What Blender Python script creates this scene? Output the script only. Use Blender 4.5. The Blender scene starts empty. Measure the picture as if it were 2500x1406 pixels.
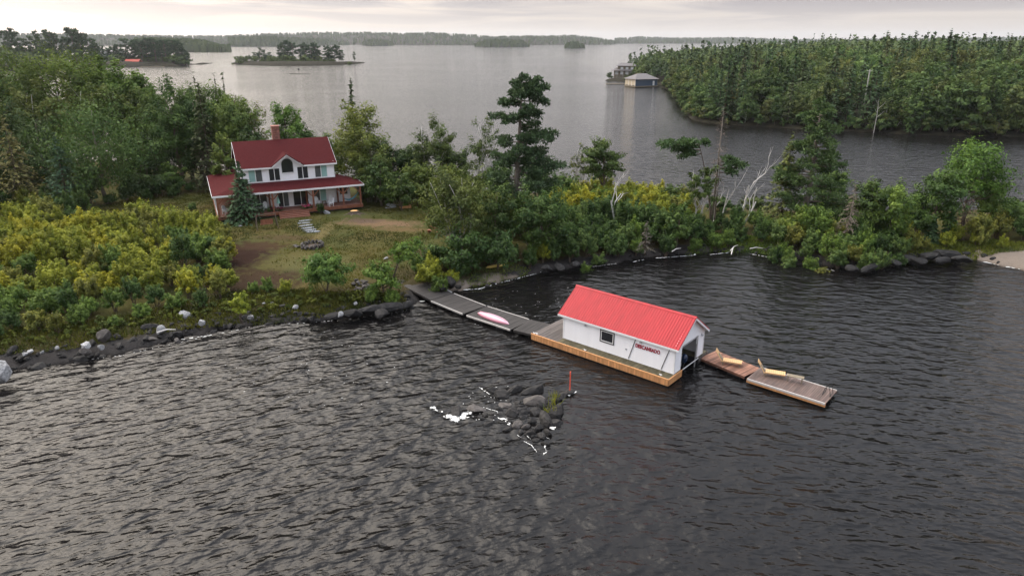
import bpy, math, random
import numpy as np
from mathutils import Vector, Matrix, noise as mn

SC = bpy.context.scene
COL = SC.collection
R = math.radians

# ---------------------------------------------------------------- camera
CAM_H, PITCH, FPX = 25.0, R(20.0), 1667.0          # drone height, tilt, focal length in photo pixels (2500 wide)
cam_d = bpy.data.cameras.new('camera'); cam = bpy.data.objects.new('camera', cam_d); COL.objects.link(cam)
cam.location = (0, 0, CAM_H); cam.rotation_euler = (R(90) - PITCH, 0, 0)
cam_d.sensor_width = 36.0; cam_d.lens = 36.0 * FPX / 2500.0
cam_d.clip_start = 0.5; cam_d.clip_end = 30000
SC.camera = cam

# ---------------------------------------------------------------- sky, sun, exposure
SUN_AZ, SUN_EL = R(-53.0), R(36.0)                 # azimuth from +Y towards +X
SUN = Vector((math.sin(SUN_AZ) * math.cos(SUN_EL), math.cos(SUN_AZ) * math.cos(SUN_EL), math.sin(SUN_EL)))
W = bpy.data.worlds.new('World'); SC.world = W; W.use_nodes = True
nt = W.node_tree; nt.nodes.clear()
def N(t, typ, **kw):
    n = t.nodes.new(typ)
    for k, v in kw.items(): setattr(n, k, v)
    return n
def math_(t, op, a, b=None, clamp=False):
    n = N(t, 'ShaderNodeMath', operation=op, use_clamp=clamp)
    for i, x in enumerate((a, b)):
        if x is None: continue
        if isinstance(x, (int, float)): n.inputs[i].default_value = x
        else: t.links.new(x, n.inputs[i])
    return n.outputs[0]
def mixc(t, f, a, b, blend='MIX'):
    n = N(t, 'ShaderNodeMix', data_type='RGBA', blend_type=blend)
    for s, x in ((n.inputs[0], f), (n.inputs[6], a), (n.inputs[7], b)):
        if isinstance(x, (int, float)): s.default_value = x
        elif isinstance(x, (tuple, list)): s.default_value = (*x, 1)[:4]
        else: t.links.new(x, s)
    return n.outputs[2]
def ramp(t, f, stops, interp='LINEAR'):
    n = N(t, 'ShaderNodeValToRGB'); n.color_ramp.interpolation = interp
    el = n.color_ramp.elements
    while len(el) < len(stops): el.new(0.5)
    for e, (p, c) in zip(el, stops):
        e.position = p; e.color = (*c, 1)[:4] if isinstance(c, (tuple, list)) else (c, c, c, 1)
    t.links.new(f, n.inputs[0])
    return n.outputs[0]
sky = N(nt, 'ShaderNodeTexSky', sky_type='NISHITA', sun_disc=False)
sky.sun_elevation = SUN_EL; sky.sun_rotation = SUN_AZ; sky.air_density = 1.0; sky.dust_density = 2.5
tc = N(nt, 'ShaderNodeTexCoord')
sep = N(nt, 'ShaderNodeSeparateXYZ'); nt.links.new(tc.outputs['Generated'], sep.inputs[0])
zz = math_(nt, 'MAXIMUM', sep.outputs[2], 0.0)
den = math_(nt, 'ADD', zz, 0.055)
cx = math_(nt, 'DIVIDE', sep.outputs[0], den); cy = math_(nt, 'DIVIDE', sep.outputs[1], den)
cv = N(nt, 'ShaderNodeCombineXYZ'); nt.links.new(cx, cv.inputs[0]); nt.links.new(cy, cv.inputs[1])
cn = N(nt, 'ShaderNodeTexNoise'); nt.links.new(cv.outputs[0], cn.inputs['Vector'])
cn.inputs['Scale'].default_value = 0.33; cn.inputs['Detail'].default_value = 6; cn.inputs['Roughness'].default_value = 0.5
cn.inputs['Distortion'].default_value = 0.6
cm = math_(nt, 'MULTIPLY', ramp(nt, cn.outputs['Fac'], [(0.36, 0.0), (0.60, 1.0)], 'EASE'), ramp(nt, zz, [(0.012, 0.10), (0.045, 1.0)]))   # clearer band at the horizon, cloud deck above
# angle to the veiled sun
dp = N(nt, 'ShaderNodeVectorMath', operation='DOT_PRODUCT'); nt.links.new(tc.outputs['Generated'], dp.inputs[0]); dp.inputs[1].default_value = SUN
g1 = math_(nt, 'POWER', math_(nt, 'MAXIMUM', math_(nt, 'MULTIPLY_ADD', dp.outputs['Value'], 0.5), 0.0), 12.0)
dp_half = [n for n in nt.nodes if n.type == 'MATH' and n.operation == 'MULTIPLY_ADD'][0]; dp_half.inputs[2].default_value = 0.5
# overcast luminance: brighter overhead than at the horizon, warm towards the sun
lum = math_(nt, 'MULTIPLY_ADD', zz, 23.0); [n for n in nt.nodes if n.type == 'MATH' and n.operation == 'MULTIPLY_ADD'][1].inputs[2].default_value = 7.7
low = ramp(nt, zz, [(0.0, 1.0), (0.60, 0.0)], 'EASE')      # air near the horizon is warmer
thin = mixc(nt, g1, mixc(nt, low, (0.82, 0.88, 1.00), (1.02, 0.925, 0.855)), mixc(nt, low, (5.0, 4.6, 4.15), (4.6, 3.85, 3.1)))
thick = mixc(nt, g1, mixc(nt, low, (0.48, 0.53, 0.64), (0.62, 0.575, 0.59)), (2.9, 2.6, 2.25))
cc = mixc(nt, cm, thin, thick)
lv = N(nt, 'ShaderNodeVectorMath', operation='SCALE'); nt.links.new(cc, lv.inputs[0]); nt.links.new(lum, lv.inputs[3])
cov = ramp(nt, cn.outputs['Fac'], [(0.25, 0.88), (0.5, 1.0)])
fin = mixc(nt, cov, sky.outputs[0], lv.outputs[0])
bg = N(nt, 'ShaderNodeBackground'); nt.links.new(fin, bg.inputs[0]); bg.inputs[1].default_value = 0.1
wo = N(nt, 'ShaderNodeOutputWorld'); nt.links.new(bg.outputs[0], wo.inputs[0])

sun_d = bpy.data.lights.new('sun', 'SUN'); sun_o = bpy.data.objects.new('sun', sun_d); COL.objects.link(sun_o)
sun_d.energy = 1.2; sun_d.angle = R(75); sun_d.color = (1.0, 0.88, 0.72)
sun_o.rotation_euler = (-SUN).to_track_quat('-Z', 'Y').to_euler(); sun_o.location = SUN * 200
vs = SC.view_settings
vs.view_transform = 'Standard'; vs.look = 'None'; vs.exposure = -0.12; vs.gamma = 1.0; vs.use_curve_mapping = False
SC.cycles.max_bounces = 6; SC.cycles.diffuse_bounces = 3; SC.cycles.glossy_bounces = 3; SC.cycles.transmission_bounces = 3
SC.cycles.volume_bounces = 0; SC.cycles.caustics_reflective = False; SC.cycles.caustics_refractive = False
SC.cycles.use_adaptive_sampling = True; SC.cycles.adaptive_threshold = 0.015
SC.cycles.use_denoising = True

# ---------------------------------------------------------------- survey helpers (photo point + height -> place on the ground)
SP, CP = math.sin(PITCH), math.cos(PITCH)
def at(u, v, z=0.0):
    x, y = (u - 1250) / FPX, -(v - 703) / FPX
    d = np.array([x, CP + y * SP, -SP + y * CP]); t = (z - CAM_H) / d[2]
    return np.array([d[0] * t, d[1] * t, z])
def z_at(y, v):                                    # height at which a vertical through ground distance y meets photo row v
    q = -(v - 703) / FPX
    return CAM_H + y * (-SP + q * CP) / (CP + q * SP)
def u_at(x, y, z):
    return 1250 + FPX * x / (y * CP - (z - CAM_H) * SP)

# ---------------------------------------------------------------- mesh helpers
def props(o, label=None, cat=None, group=None, kind=None):
    if label: o['label'] = label
    if cat: o['category'] = cat
    if group: o['group'] = group
    if kind: o['kind'] = kind
    return o
def link(name, data, parent=None, loc=(0, 0, 0), rot=(0, 0, 0), scale=None):
    o = bpy.data.objects.new(name, data); COL.objects.link(o)
    o.location = loc; o.rotation_euler = rot
    if scale is not None: o.scale = scale if hasattr(scale, '__len__') else (scale,) * 3
    if parent is not None: o.parent = parent
    return o
def thing(name, label, cat, loc=(0, 0, 0), rz=0.0, group=None):
    return props(link(name, None, None, loc, (0, 0, rz)), label, cat, group)
def copy_tree(o, parent=None):
    c = o.copy(); COL.objects.link(c); c.parent = parent
    for ch in list(o.children): copy_tree(ch, c)
    return c
class MB:
    def __init__(s): s.v = []; s.f = []; s.m = []
    def add(s, V, F, mat=0):
        b = len(s.v); s.v.extend([tuple(map(float, p)) for p in V])
        for f in F: s.f.append(tuple(i + b for i in f)); s.m.append(mat)
        return s
    def box(s, lo, hi, mat=0):
        x0, y0, z0 = lo; x1, y1, z1 = hi
        return s.add([(x0, y0, z0), (x1, y0, z0), (x1, y1, z0), (x0, y1, z0), (x0, y0, z1), (x1, y0, z1), (x1, y1, z1), (x0, y1, z1)],
                     [(3, 2, 1, 0), (4, 5, 6, 7), (0, 1, 5, 4), (1, 2, 6, 5), (2, 3, 7, 6), (3, 0, 4, 7)], mat)
    def bbox(s, lo, hi, b=0.01, mat=0):            # box with its long top edges eased
        x0, y0, z0 = lo; x1, y1, z1 = hi
        return s.add([(x0, y0, z0), (x1, y0, z0), (x1, y1, z0), (x0, y1, z0),
                      (x0, y0, z1 - b), (x1, y0, z1 - b), (x1, y1, z1 - b), (x0, y1, z1 - b),
                      (x0 + b, y0 + b, z1), (x1 - b, y0 + b, z1), (x1 - b, y1 - b, z1), (x0 + b, y1 - b, z1)],
                     [(3, 2, 1, 0), (8, 9, 10, 11), (0, 1, 5, 4), (1, 2, 6, 5), (2, 3, 7, 6), (3, 0, 4, 7),
                      (4, 5, 9, 8), (5, 6, 10, 9), (6, 7, 11, 10), (7, 4, 8, 11)], mat)
    def bar(s, p, q, w, h, mat=0, up=(0, 0, 1)):
        p, q = Vector(p), Vector(q); d = (q - p).normalized(); u = Vector(up)
        if abs(d.dot(u)) > 0.98: u = Vector((0, 1, 0))
        a = d.cross(u).normalized() * w / 2; b = a.cross(d).normalized() * h / 2
        V = [p - a - b, p + a - b, p + a + b, p - a + b, q - a - b, q + a - b, q + a + b, q - a + b]
        return s.add(V, [(0, 1, 2, 3), (7, 6, 5, 4), (0, 4, 5, 1), (1, 5, 6, 2), (2, 6, 7, 3), (3, 7, 4, 0)], mat)
    def tube(s, pts, rad, n=6, mat=0, cap=True):
        pts = [Vector(p) for p in pts]; k = len(pts)
        if not hasattr(rad, '__len__'): rad = [rad] * k
        V = []; ref = Vector((0.31, 0.17, 0.93))
        for i, p in enumerate(pts):
            d = (pts[min(i + 1, k - 1)] - pts[max(i - 1, 0)]).normalized()
            r = ref if abs(d.dot(ref)) < 0.93 else Vector((0.9, 0.3, 0.1))
            a = d.cross(r).normalized(); b = d.cross(a)
            for j in range(n):
                t = 2 * math.pi * j / n; V.append(p + (a * math.cos(t) + b * math.sin(t)) * rad[i])
        F = [(i * n + j, i * n + (j + 1) % n, (i + 1) * n + (j + 1) % n, (i + 1) * n + j) for i in range(k - 1) for j in range(n)]
        if cap: F += [tuple(range(n))[::-1], tuple((k - 1) * n + j for j in range(n))]
        return s.add(V, F, mat)
    def prism(s, poly, z0, z1, mat=0):             # polygon in xy, extruded in z
        n = len(poly)
        return s.add([(x, y, z0) for x, y in poly] + [(x, y, z1) for x, y in poly],
                     [tuple(range(n))[::-1], tuple(range(n, 2 * n))] + [(i, (i + 1) % n, n + (i + 1) % n, n + i) for i in range(n)], mat)
    def slab(s, poly3, t, mat=0):                  # 3-D polygon thickened along its normal
        P = [Vector(p) for p in poly3]; nrm = (P[1] - P[0]).cross(P[2] - P[0]).normalized()
        n = len(P); Q = [p - nrm * t for p in P]
        return s.add(P + Q, [tuple(range(n)), tuple(range(n, 2 * n))[::-1]] + [(i, n + i, n + (i + 1) % n, (i + 1) % n) for i in range(n)], mat)
    def mesh(s, name, mats, smooth=False):
        me = bpy.data.meshes.new(name); me.from_pydata(s.v, [], s.f)
        for m in (mats if isinstance(mats, (list, tuple)) else [mats]): me.materials.append(m)
        me.polygons.foreach_set('material_index', s.m)
        if smooth: me.polygons.foreach_set('use_smooth', [True] * len(s.f))
        me.update(); return me
    def build(s, name, mats, parent=None, loc=(0, 0, 0), rot=(0, 0, 0), smooth=False):
        return link(name, s.mesh(name, mats, smooth), parent, loc, rot)
def quad_mesh(name, Q, mat, tint=None, extra=None):
    """Q (n,4,3) numpy -> mesh of n loose quads with a per-vertex 'tint'; extra = MB with woody parts (2nd material)"""
    n = len(Q); V = Q.reshape(-1, 3)
    ev = np.array(extra[0].v) if extra else np.zeros((0, 3)); ef = extra[0].f if extra else []
    me = bpy.data.meshes.new(name)
    sizes = [len(f) for f in ef]
    me.vertices.add(len(V) + len(ev)); me.vertices.foreach_set('co', np.concatenate([V, ev]).astype(np.float32).ravel())
    nl = n * 4 + sum(sizes); me.loops.add(nl)
    li = np.concatenate([np.arange(n * 4), np.array([i for f in ef for i in f], dtype=int) + n * 4]).astype(np.int32)
    me.loops.foreach_set('vertex_index', li)
    me.polygons.add(n + len(ef))
    st = np.concatenate([[0], np.cumsum([4] * n + sizes)])[:-1].astype(np.int32)
    me.polygons.foreach_set('loop_start', st)
    me.polygons.foreach_set('material_index', np.array([0] * n + [1] * len(ef), dtype=np.int32))
    me.materials.append(mat)
    if extra: me.materials.append(extra[1])
    a = me.attributes.new('tint', 'FLOAT', 'POINT')
    t = np.repeat(tint if tint is not None else np.full(n, .5), 4)
    a.data.foreach_set('value', np.concatenate([t, np.full(len(ev), .5)]).astype(np.float32))
    me.update(calc_edges=True); me.validate()
    return me

# ---------------------------------------------------------------- materials
def pmat(name, col, rough=0.7, var=0.15, scale=6.0, bump=0.0, metal=0.0, spec=0.4, col2=None, rand=0.0, stretch=(1, 1, 1), detail=4, coords='Object'):
    m = bpy.data.materials.new(name); m.use_nodes = True; t = m.node_tree; b = t.nodes['Principled BSDF']
    tcn = N(t, 'ShaderNodeTexCoord'); mp = N(t, 'ShaderNodeMapping'); mp.inputs['Scale'].default_value = stretch
    t.links.new(tcn.outputs[coords], mp.inputs[0])
    nz = N(t, 'ShaderNodeTexNoise'); nz.inputs['Scale'].default_value = scale; nz.inputs['Detail'].default_value = detail
    t.links.new(mp.outputs[0], nz.inputs['Vector'])
    lo = tuple(c * (1 - var) for c in col); hi = tuple(min(1, c * (1 + var)) for c in col) if col2 is None else col2
    c = ramp(t, nz.outputs['Fac'], [(0.3, lo), (0.7, hi)])
    if rand:
        oi = N(t, 'ShaderNodeObjectInfo')
        k = math_(t, 'ADD', math_(t, 'MULTIPLY', oi.outputs['Random'], 2 * rand), 1 - rand)
        sc = N(t, 'ShaderNodeVectorMath', operation='SCALE'); t.links.new(c, sc.inputs[0]); t.links.new(k, sc.inputs[3]); c = sc.outputs[0]
        va = N(t, 'ShaderNodeVectorMath', operation='SCALE'); va.inputs[0].default_value = (37., 91., 53.); t.links.new(oi.outputs['Random'], va.inputs[3])
        t.links.new(va.outputs[0], mp.inputs['Location'])
    t.links.new(c, b.inputs['Base Color'])
    b.inputs['Roughness'].default_value = rough; b.inputs['Metallic'].default_value = metal
    b.inputs['Specular IOR Level'].default_value = spec
    if bump:
        bp = N(t, 'ShaderNodeBump'); bp.inputs['Strength'].default_value = 1.0; bp.inputs['Distance'].default_value = bump
        t.links.new(nz.outputs['Fac'], bp.inputs['Height']); t.links.new(bp.outputs[0], b.inputs['Normal'])
    return m
def leaf_mat(name, col, hue=(1.5, 1.2, 0.65), trans=0.18):
    """leaf colour = col x object colour; single leaves and sprigs vary towards a yellower, paler hue"""
    m = bpy.data.materials.new(name); m.use_nodes = True; t = m.node_tree; t.nodes.clear()
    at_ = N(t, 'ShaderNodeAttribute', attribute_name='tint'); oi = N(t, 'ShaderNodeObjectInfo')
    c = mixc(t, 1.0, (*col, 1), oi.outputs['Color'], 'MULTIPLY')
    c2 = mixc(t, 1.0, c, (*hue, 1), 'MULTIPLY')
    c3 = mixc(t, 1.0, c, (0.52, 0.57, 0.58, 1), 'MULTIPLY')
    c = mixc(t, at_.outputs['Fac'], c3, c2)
    d = N(t, 'ShaderNodeBsdfDiffuse'); tr = N(t, 'ShaderNodeBsdfTranslucent'); mx = N(t, 'ShaderNodeMixShader'); mx.inputs[0].default_value = trans
    t.links.new(c, d.inputs[0]); t.links.new(c, tr.inputs[0]); t.links.new(d.outputs[0], mx.inputs[1]); t.links.new(tr.outputs[0], mx.inputs[2])
    gl = N(t, 'ShaderNodeBsdfGlossy'); gl.inputs['Roughness'].default_value = 0.45
    m2 = N(t, 'ShaderNodeMixShader'); m2.inputs[0].default_value = 0.015
    t.links.new(mx.outputs[0], m2.inputs[1]); t.links.new(gl.outputs[0], m2.inputs[2])
    o = N(t, 'ShaderNodeOutputMaterial'); t.links.new(m2.outputs[0], o.inputs[0])
    return m
def glass_mat(name, col, rough=0.08):
    m = bpy.data.materials.new(name); m.use_nodes = True; b = m.node_tree.nodes['Principled BSDF']
    t = m.node_tree; nz = N(t, 'ShaderNodeTexNoise'); nz.inputs['Scale'].default_value = 1.3
    t.links.new(ramp(t, nz.outputs['Fac'], [(0.3, tuple(c * .7 for c in col)), (0.7, col)]), b.inputs['Base Color'])
    b.inputs['Roughness'].default_value = rough; b.inputs['Specular IOR Level'].default_value = 0.6
    return m
M = {}
M['leaf'] = leaf_mat('leaf_green', (0.084, 0.128, 0.052))
M['needle'] = leaf_mat('needle_green', (0.062, 0.098, 0.056), hue=(1.5, 1.35, 1.0), trans=0.1)
M['bark'] = pmat('bark_brown', (0.10, 0.075, 0.055), 0.9, 0.3, 9, 0.02)
M['bark_grey'] = pmat('bark_grey', (0.17, 0.145, 0.12), 0.9, 0.3, 9, 0.02)
M['birch'] = pmat('birch_bark', (0.34, 0.32, 0.29), 0.8, 0.25, 5, 0.0, col2=(0.52, 0.50, 0.46), stretch=(1, 1, 3))
M['deadwood'] = pmat('bleached_deadwood', (0.60, 0.57, 0.54), 0.85, 0.2, 4)
M['deadneedle'] = leaf_mat('dead_twig', (0.135, 0.115, 0.10), hue=(1.25, 1.2, 1.15), trans=0.05)
M['rock_dark'] = pmat('wet_black_rock', (0.012, 0.0115, 0.0115), 0.75, 0.4, 3, 0.05, spec=0.2, col2=(0.034, 0.032, 0.031), rand=0.35)
M['rock_mid'] = pmat('grey_brown_rock', (0.065, 0.058, 0.054), 0.8, 0.3, 3, 0.05, spec=.2, col2=(0.105, 0.095, 0.088), rand=0.3)
M['rock_pale'] = pmat('pale_granite', (0.17, 0.17, 0.175), 0.85, 0.25, 5, 0.03, spec=.2, col2=(0.36, 0.36, 0.36), rand=0.2)
M['foam'] = pmat('white_foam', (0.62, 0.62, 0.60), 0.6, 0.12, 9)
M['white_siding'] = pmat('white_vinyl_siding', (0.81, 0.81, 0.83), 0.5, 0.03, 2)
M['white_paint'] = pmat('white_paint', (0.76, 0.76, 0.76), 0.5, 0.04, 3)
M['roof_metal'] = pmat('red_metal_roof', (0.37, 0.016, 0.023), 0.5, 0.16, 1.1, spec=0.3, stretch=(2.5, .35, 1))
M['roof_shingle'] = pmat('red_asphalt_shingle', (0.062, 0.0115, 0.0125), 0.95, 0.35, 9, 0.01, spec=.05, col2=(0.090, 0.019, 0.020), stretch=(1, 1, 2), detail=6)
M['roof_grey'] = pmat('grey_asphalt_shingle', (0.14, 0.13, 0.13), 0.9, 0.2, 2)
M['cedar'] = pmat('fresh_cedar', (0.52, 0.255, 0.105), 0.7, 0.22, 7, 0.004, rand=0.2, stretch=(1, 1, .15))
M['cedar_plank'] = pmat('red_brown_plank', (0.215, 0.105, 0.068), 0.7, 0.3, 6, 0.004, rand=0.42, stretch=(1, .12, 1))
M['wet_plank'] = pmat('dark_stained_plank', (0.105, 0.070, 0.058), 0.55, 0.3, 6, 0.004, rand=0.25, stretch=(1, .12, 1))
M['old_plank'] = pmat('weathered_dark_plank', (0.033, 0.029, 0.027), 0.7, 0.3, 6, 0.004, rand=0.3, stretch=(1, .12, 1))
M['moss_plank'] = pmat('mossy_green_plank', (0.080, 0.072, 0.034), 0.8, 0.35, 2.2, 0.004, col2=(0.125, 0.105, 0.062), rand=0.25)
M['grey_plank'] = pmat('grey_brown_plank', (0.098, 0.083, 0.076), 0.75, 0.3, 5, 0.004, rand=0.3, stretch=(1, .15, 1))
M['timber'] = pmat('stained_timber', (0.20, 0.072, 0.038), 0.65, 0.25, 4, stretch=(1, 1, .3))
M['deck_stain'] = pmat('red_brown_deck', (0.20, 0.085, 0.058), 0.7, 0.2, 4, rand=0.12)
M['brick'] = pmat('chimney_brick', (0.27, 0.115, 0.085), 0.9, 0.25, 9, rand=0.25)
M['glass_dark'] = glass_mat('dark_window_glass', (0.022, 0.024, 0.028))
M['glass_teal'] = pmat('pale_green_blind', (0.25, 0.42, 0.39), 0.3, 0.1, 1.5)
M['glass_grey'] = glass_mat('grey_screened_glass', (0.085, 0.095, 0.10), 0.2)
M['black'] = pmat('black_paint', (0.018, 0.018, 0.02), 0.5, 0.2)
M['shade'] = pmat('shade_and_dark_grey', (0.05, 0.05, 0.05), 0.9, 0.2)  # painted shade under the deck and in bays; also plain dark parts
M['steel'] = pmat('galvanised_steel', (0.50, 0.50, 0.50), 0.4, 0.1, metal=0.7)
M['pale_rail'] = pmat('pale_plastic_rail', (0.50, 0.47, 0.44), 0.5, 0.1)
M['pink'] = pmat('pale_pink_hull', (0.55, 0.25, 0.31), 0.4, 0.05)
M['pink_deck'] = pmat('pink_white_hull', (0.60, 0.37, 0.44), 0.4, 0.05)
M['yellow'] = pmat('yellow_plastic_hull', (0.62, 0.47, 0.13), 0.45, 0.08)
M['orange'] = pmat('orange_marker_paint', (0.78, 0.10, 0.05), 0.5, 0.05)
M['lettering'] = pmat('dark_red_letters', (0.33, 0.012, 0.03), 0.5, 0.05)
M['pine_new'] = pmat('pale_new_pine', (0.58, 0.36, 0.17), 0.7, 0.12, 5)
M['bench_old'] = pmat('grey_green_bench_wood', (0.20, 0.165, 0.115), 0.8, 0.2, 6)
M['stump_top'] = pmat('fresh_cut_wood', (0.60, 0.34, 0.13), 0.8, 0.15, 5)
M['slate'] = pmat('blue_grey_slate', (0.17, 0.185, 0.205), 0.7, 0.2, 4)
M['soil'] = pmat('dark_soil', (0.05, 0.034, 0.025), 0.95, 0.3, 5)
M['blue_siding'] = pmat('slate_blue_siding', (0.075, 0.105, 0.15), 0.7, 0.1)
M['cream'] = pmat('cream_paint', (0.50, 0.42, 0.30), 0.7, 0.1)
M['navy'] = pmat('navy_cowling', (0.012, 0.025, 0.06), 0.25, 0.1, spec=0.6)
M['boat_grey'] = pmat('pale_grey_gelcoat', (0.42, 0.43, 0.45), 0.4, 0.1)
M['petal'] = leaf_mat('flower_petals', (0.42, 0.06, 0.10), hue=(1.3, 1.6, 1.6))
M['hammock'] = pmat('turquoise_fabric', (0.12, 0.42, 0.50), 0.8, 0.2, 9)
M['teal_cloth'] = pmat('pale_teal_cloth', (0.32, 0.60, 0.52), 0.7, 0.1)
M['pole_wood'] = pmat('grey_pole_wood', (0.42, 0.40, 0.37), 0.8, 0.15)
M['red_roof'] = pmat('faded_red_roof', (0.45, 0.10, 0.07), 0.8, 0.1)
M['far_leaf'] = leaf_mat('far_tree_foliage', (0.060, 0.090, 0.040), hue=(1.4, 1.2, .8), trans=0.1)

# ================================================================ SETTING
def sdist(P, poly):
    """signed distance of points P (n,2) to polygon (positive inside)"""
    P = np.asarray(P, float); A = np.asarray(poly, float); B = np.roll(A, -1, 0)
    best = np.full(len(P), 1e9); ins = np.zeros(len(P), bool)
    for a, b in zip(A, B):
        ab = b - a; t = np.clip(((P - a) @ ab) / max(ab @ ab, 1e-9), 0, 1)
        best = np.minimum(best, np.hypot(*(P - a - t[:, None] * ab).T))
        c = (a[1] > P[:, 1]) != (b[1] > P[:, 1])
        with np.errstate(divide='ignore', invalid='ignore'):
            xi = (b[0] - a[0]) * (P[:, 1] - a[1]) / (b[1] - a[1]) + a[0]
        ins ^= c & (P[:, 0] < xi)
    return np.where(ins, best, -best)
def wob(x, y, s, seed=0.0):
    return mn.noise(Vector((x * s + seed, y * s - seed, seed * 1.7)))

# ---- water
def make_water():
    m = bpy.data.materials.new('lake_water'); m.use_nodes = True; t = m.node_tree; b = t.nodes['Principled BSDF']
    b.inputs['Base Color'].default_value = (0.006, 0.0055, 0.0055, 1); b.inputs['Roughness'].default_value = 0.07
    b.inputs['IOR'].default_value = 1.333; b.inputs['Specular IOR Level'].default_value = 0.35
    g = N(t, 'ShaderNodeNewGeometry')
    def wave(rot, sc, stretch, detail, rough, dist=0.0, typ='FBM'):
        mp = N(t, 'ShaderNodeMapping', vector_type='TEXTURE'); mp.inputs['Rotation'].default_value = (0, 0, R(rot)); mp.inputs['Scale'].default_value = (stretch, 1, 1)
        t.links.new(g.outputs['Position'], mp.inputs[0])
        n = N(t, 'ShaderNodeTexNoise', noise_dimensions='2D'); n.inputs['Scale'].default_value = sc; n.inputs['Detail'].default_value = detail
        n.inputs['Roughness'].default_value = rough; n.inputs['Distortion'].default_value = dist
        t.links.new(mp.outputs[0], n.inputs['Vector']); return n.outputs['Fac']
    # the wave trains bend round the point: crests run one way on the left of the bay, another on the right
    sx = N(t, 'ShaderNodeSeparateXYZ'); t.links.new(g.outputs['Position'], sx.inputs[0])
    side = ramp(t, math_(t, 'MULTIPLY_ADD', sx.outputs[0], 0.02), [(0.30, 0.0), (0.85, 1.0)], 'EASE')
    [n for n in t.nodes if n.type == 'MATH' and n.operation == 'MULTIPLY_ADD'][0].inputs[2].default_value = 0.5
    def two(r0, r1, sc, st, det, ro, di):
        m_ = N(t, 'ShaderNodeMix'); t.links.new(side, m_.inputs[0]); t.links.new(wave(r0, sc, st, det, ro, di), m_.inputs[2]); t.links.new(wave(r1, sc, st, det, ro, di), m_.inputs[3]); return m_.outputs[0]
    a = two(27, -14, 0.86, 1.9, 1.0, 0.45, 0.2)    # wind waves, a good metre long
    c = two(19, -8, 2.3, 2.0, 1.3, 0.5, 0.15)      # chop
    d = two(8, -4, 6.5, 1.5, 2.0, 0.6, 0.0)        # ripples
    e = wave(12, 0.02, 2.0, 3.0, 0.55)             # gusts
    def sharp(x):                                  # peaked crests, flatter troughs
        return math_(t, 'POWER', x, 1.6)
    h = math_(t, 'ADD', math_(t, 'MULTIPLY', sharp(a), 0.42), math_(t, 'ADD', math_(t, 'MULTIPLY', sharp(c), 0.20), math_(t, 'MULTIPLY', d, 0.034)))
    gust = ramp(t, e, [(0.30, 0.72), (0.62, 1.1)])
    # sheltered water near the banks is smoother
    sh = N(t, 'ShaderNodeAttribute', attribute_name='shelter')
    k = math_(t, 'MULTIPLY', gust, math_(t, 'SUBTRACT', 1.0, math_(t, 'MULTIPLY', sh.outputs['Fac'], 0.68)))
    bp = N(t, 'ShaderNodeBump'); bp.inputs['Distance'].default_value = 1.1
    t.links.new(h, bp.inputs['Height']); t.links.new(math_(t, 'MULTIPLY', k, 0.72), bp.inputs['Strength'])
    t.links.new(bp.outputs[0], b.inputs['Normal'])
    return m
M['water'] = make_water()

# ---- the near wooded point with the house
SHORE_PX = [(-260, 940), (0, 905), (90, 893), (180, 884), (300, 862), (420, 832), (540, 806), (640, 790), (740, 788), (830, 783), (900, 770), (980, 757), (1022, 742),
            (1035, 722), (1075, 716), (1115, 708), (1200, 692), (1290, 670), (1400, 651), (1500, 641), (1640, 623), (1740, 613), (1850, 616), (1905, 627), (1960, 637),
            (2050, 655), (2130, 660), (2190, 645), (2290, 635), (2375, 633), (2440, 648), (2500, 660), (2640, 690)]
NEAR = [tuple(at(u, v)[:2]) for u, v in SHORE_PX]
NEAR += [(96, 84), (95, 106), (82, 107.5), (70, 103), (58, 103), (48, 101), (38, 104), (25, 108), (12, 113), (-5, 118), (-22, 124), (-36, 128), (-55, 136), (-80, 146), (-110, 150), (-135, 120), (-110, 60)]
PROF = ([-8, -1.5, 0, 0.8, 2.5, 6, 14, 26, 60], [-3.5, -0.7, -0.02, 0.42, 0.85, 1.15, 1.75, 2.35, 2.7])
def near_z(x, y):
    d = float(sdist([(x, y)], NEAR)[0]); return float(np.interp(d, *PROF))
def on_near(u, v):
    z = 1.5
    for _ in range(4): p = at(u, v, z); z = near_z(p[0], p[1])
    p = at(u, v, z); return float(p[0]), float(p[1]), z

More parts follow.
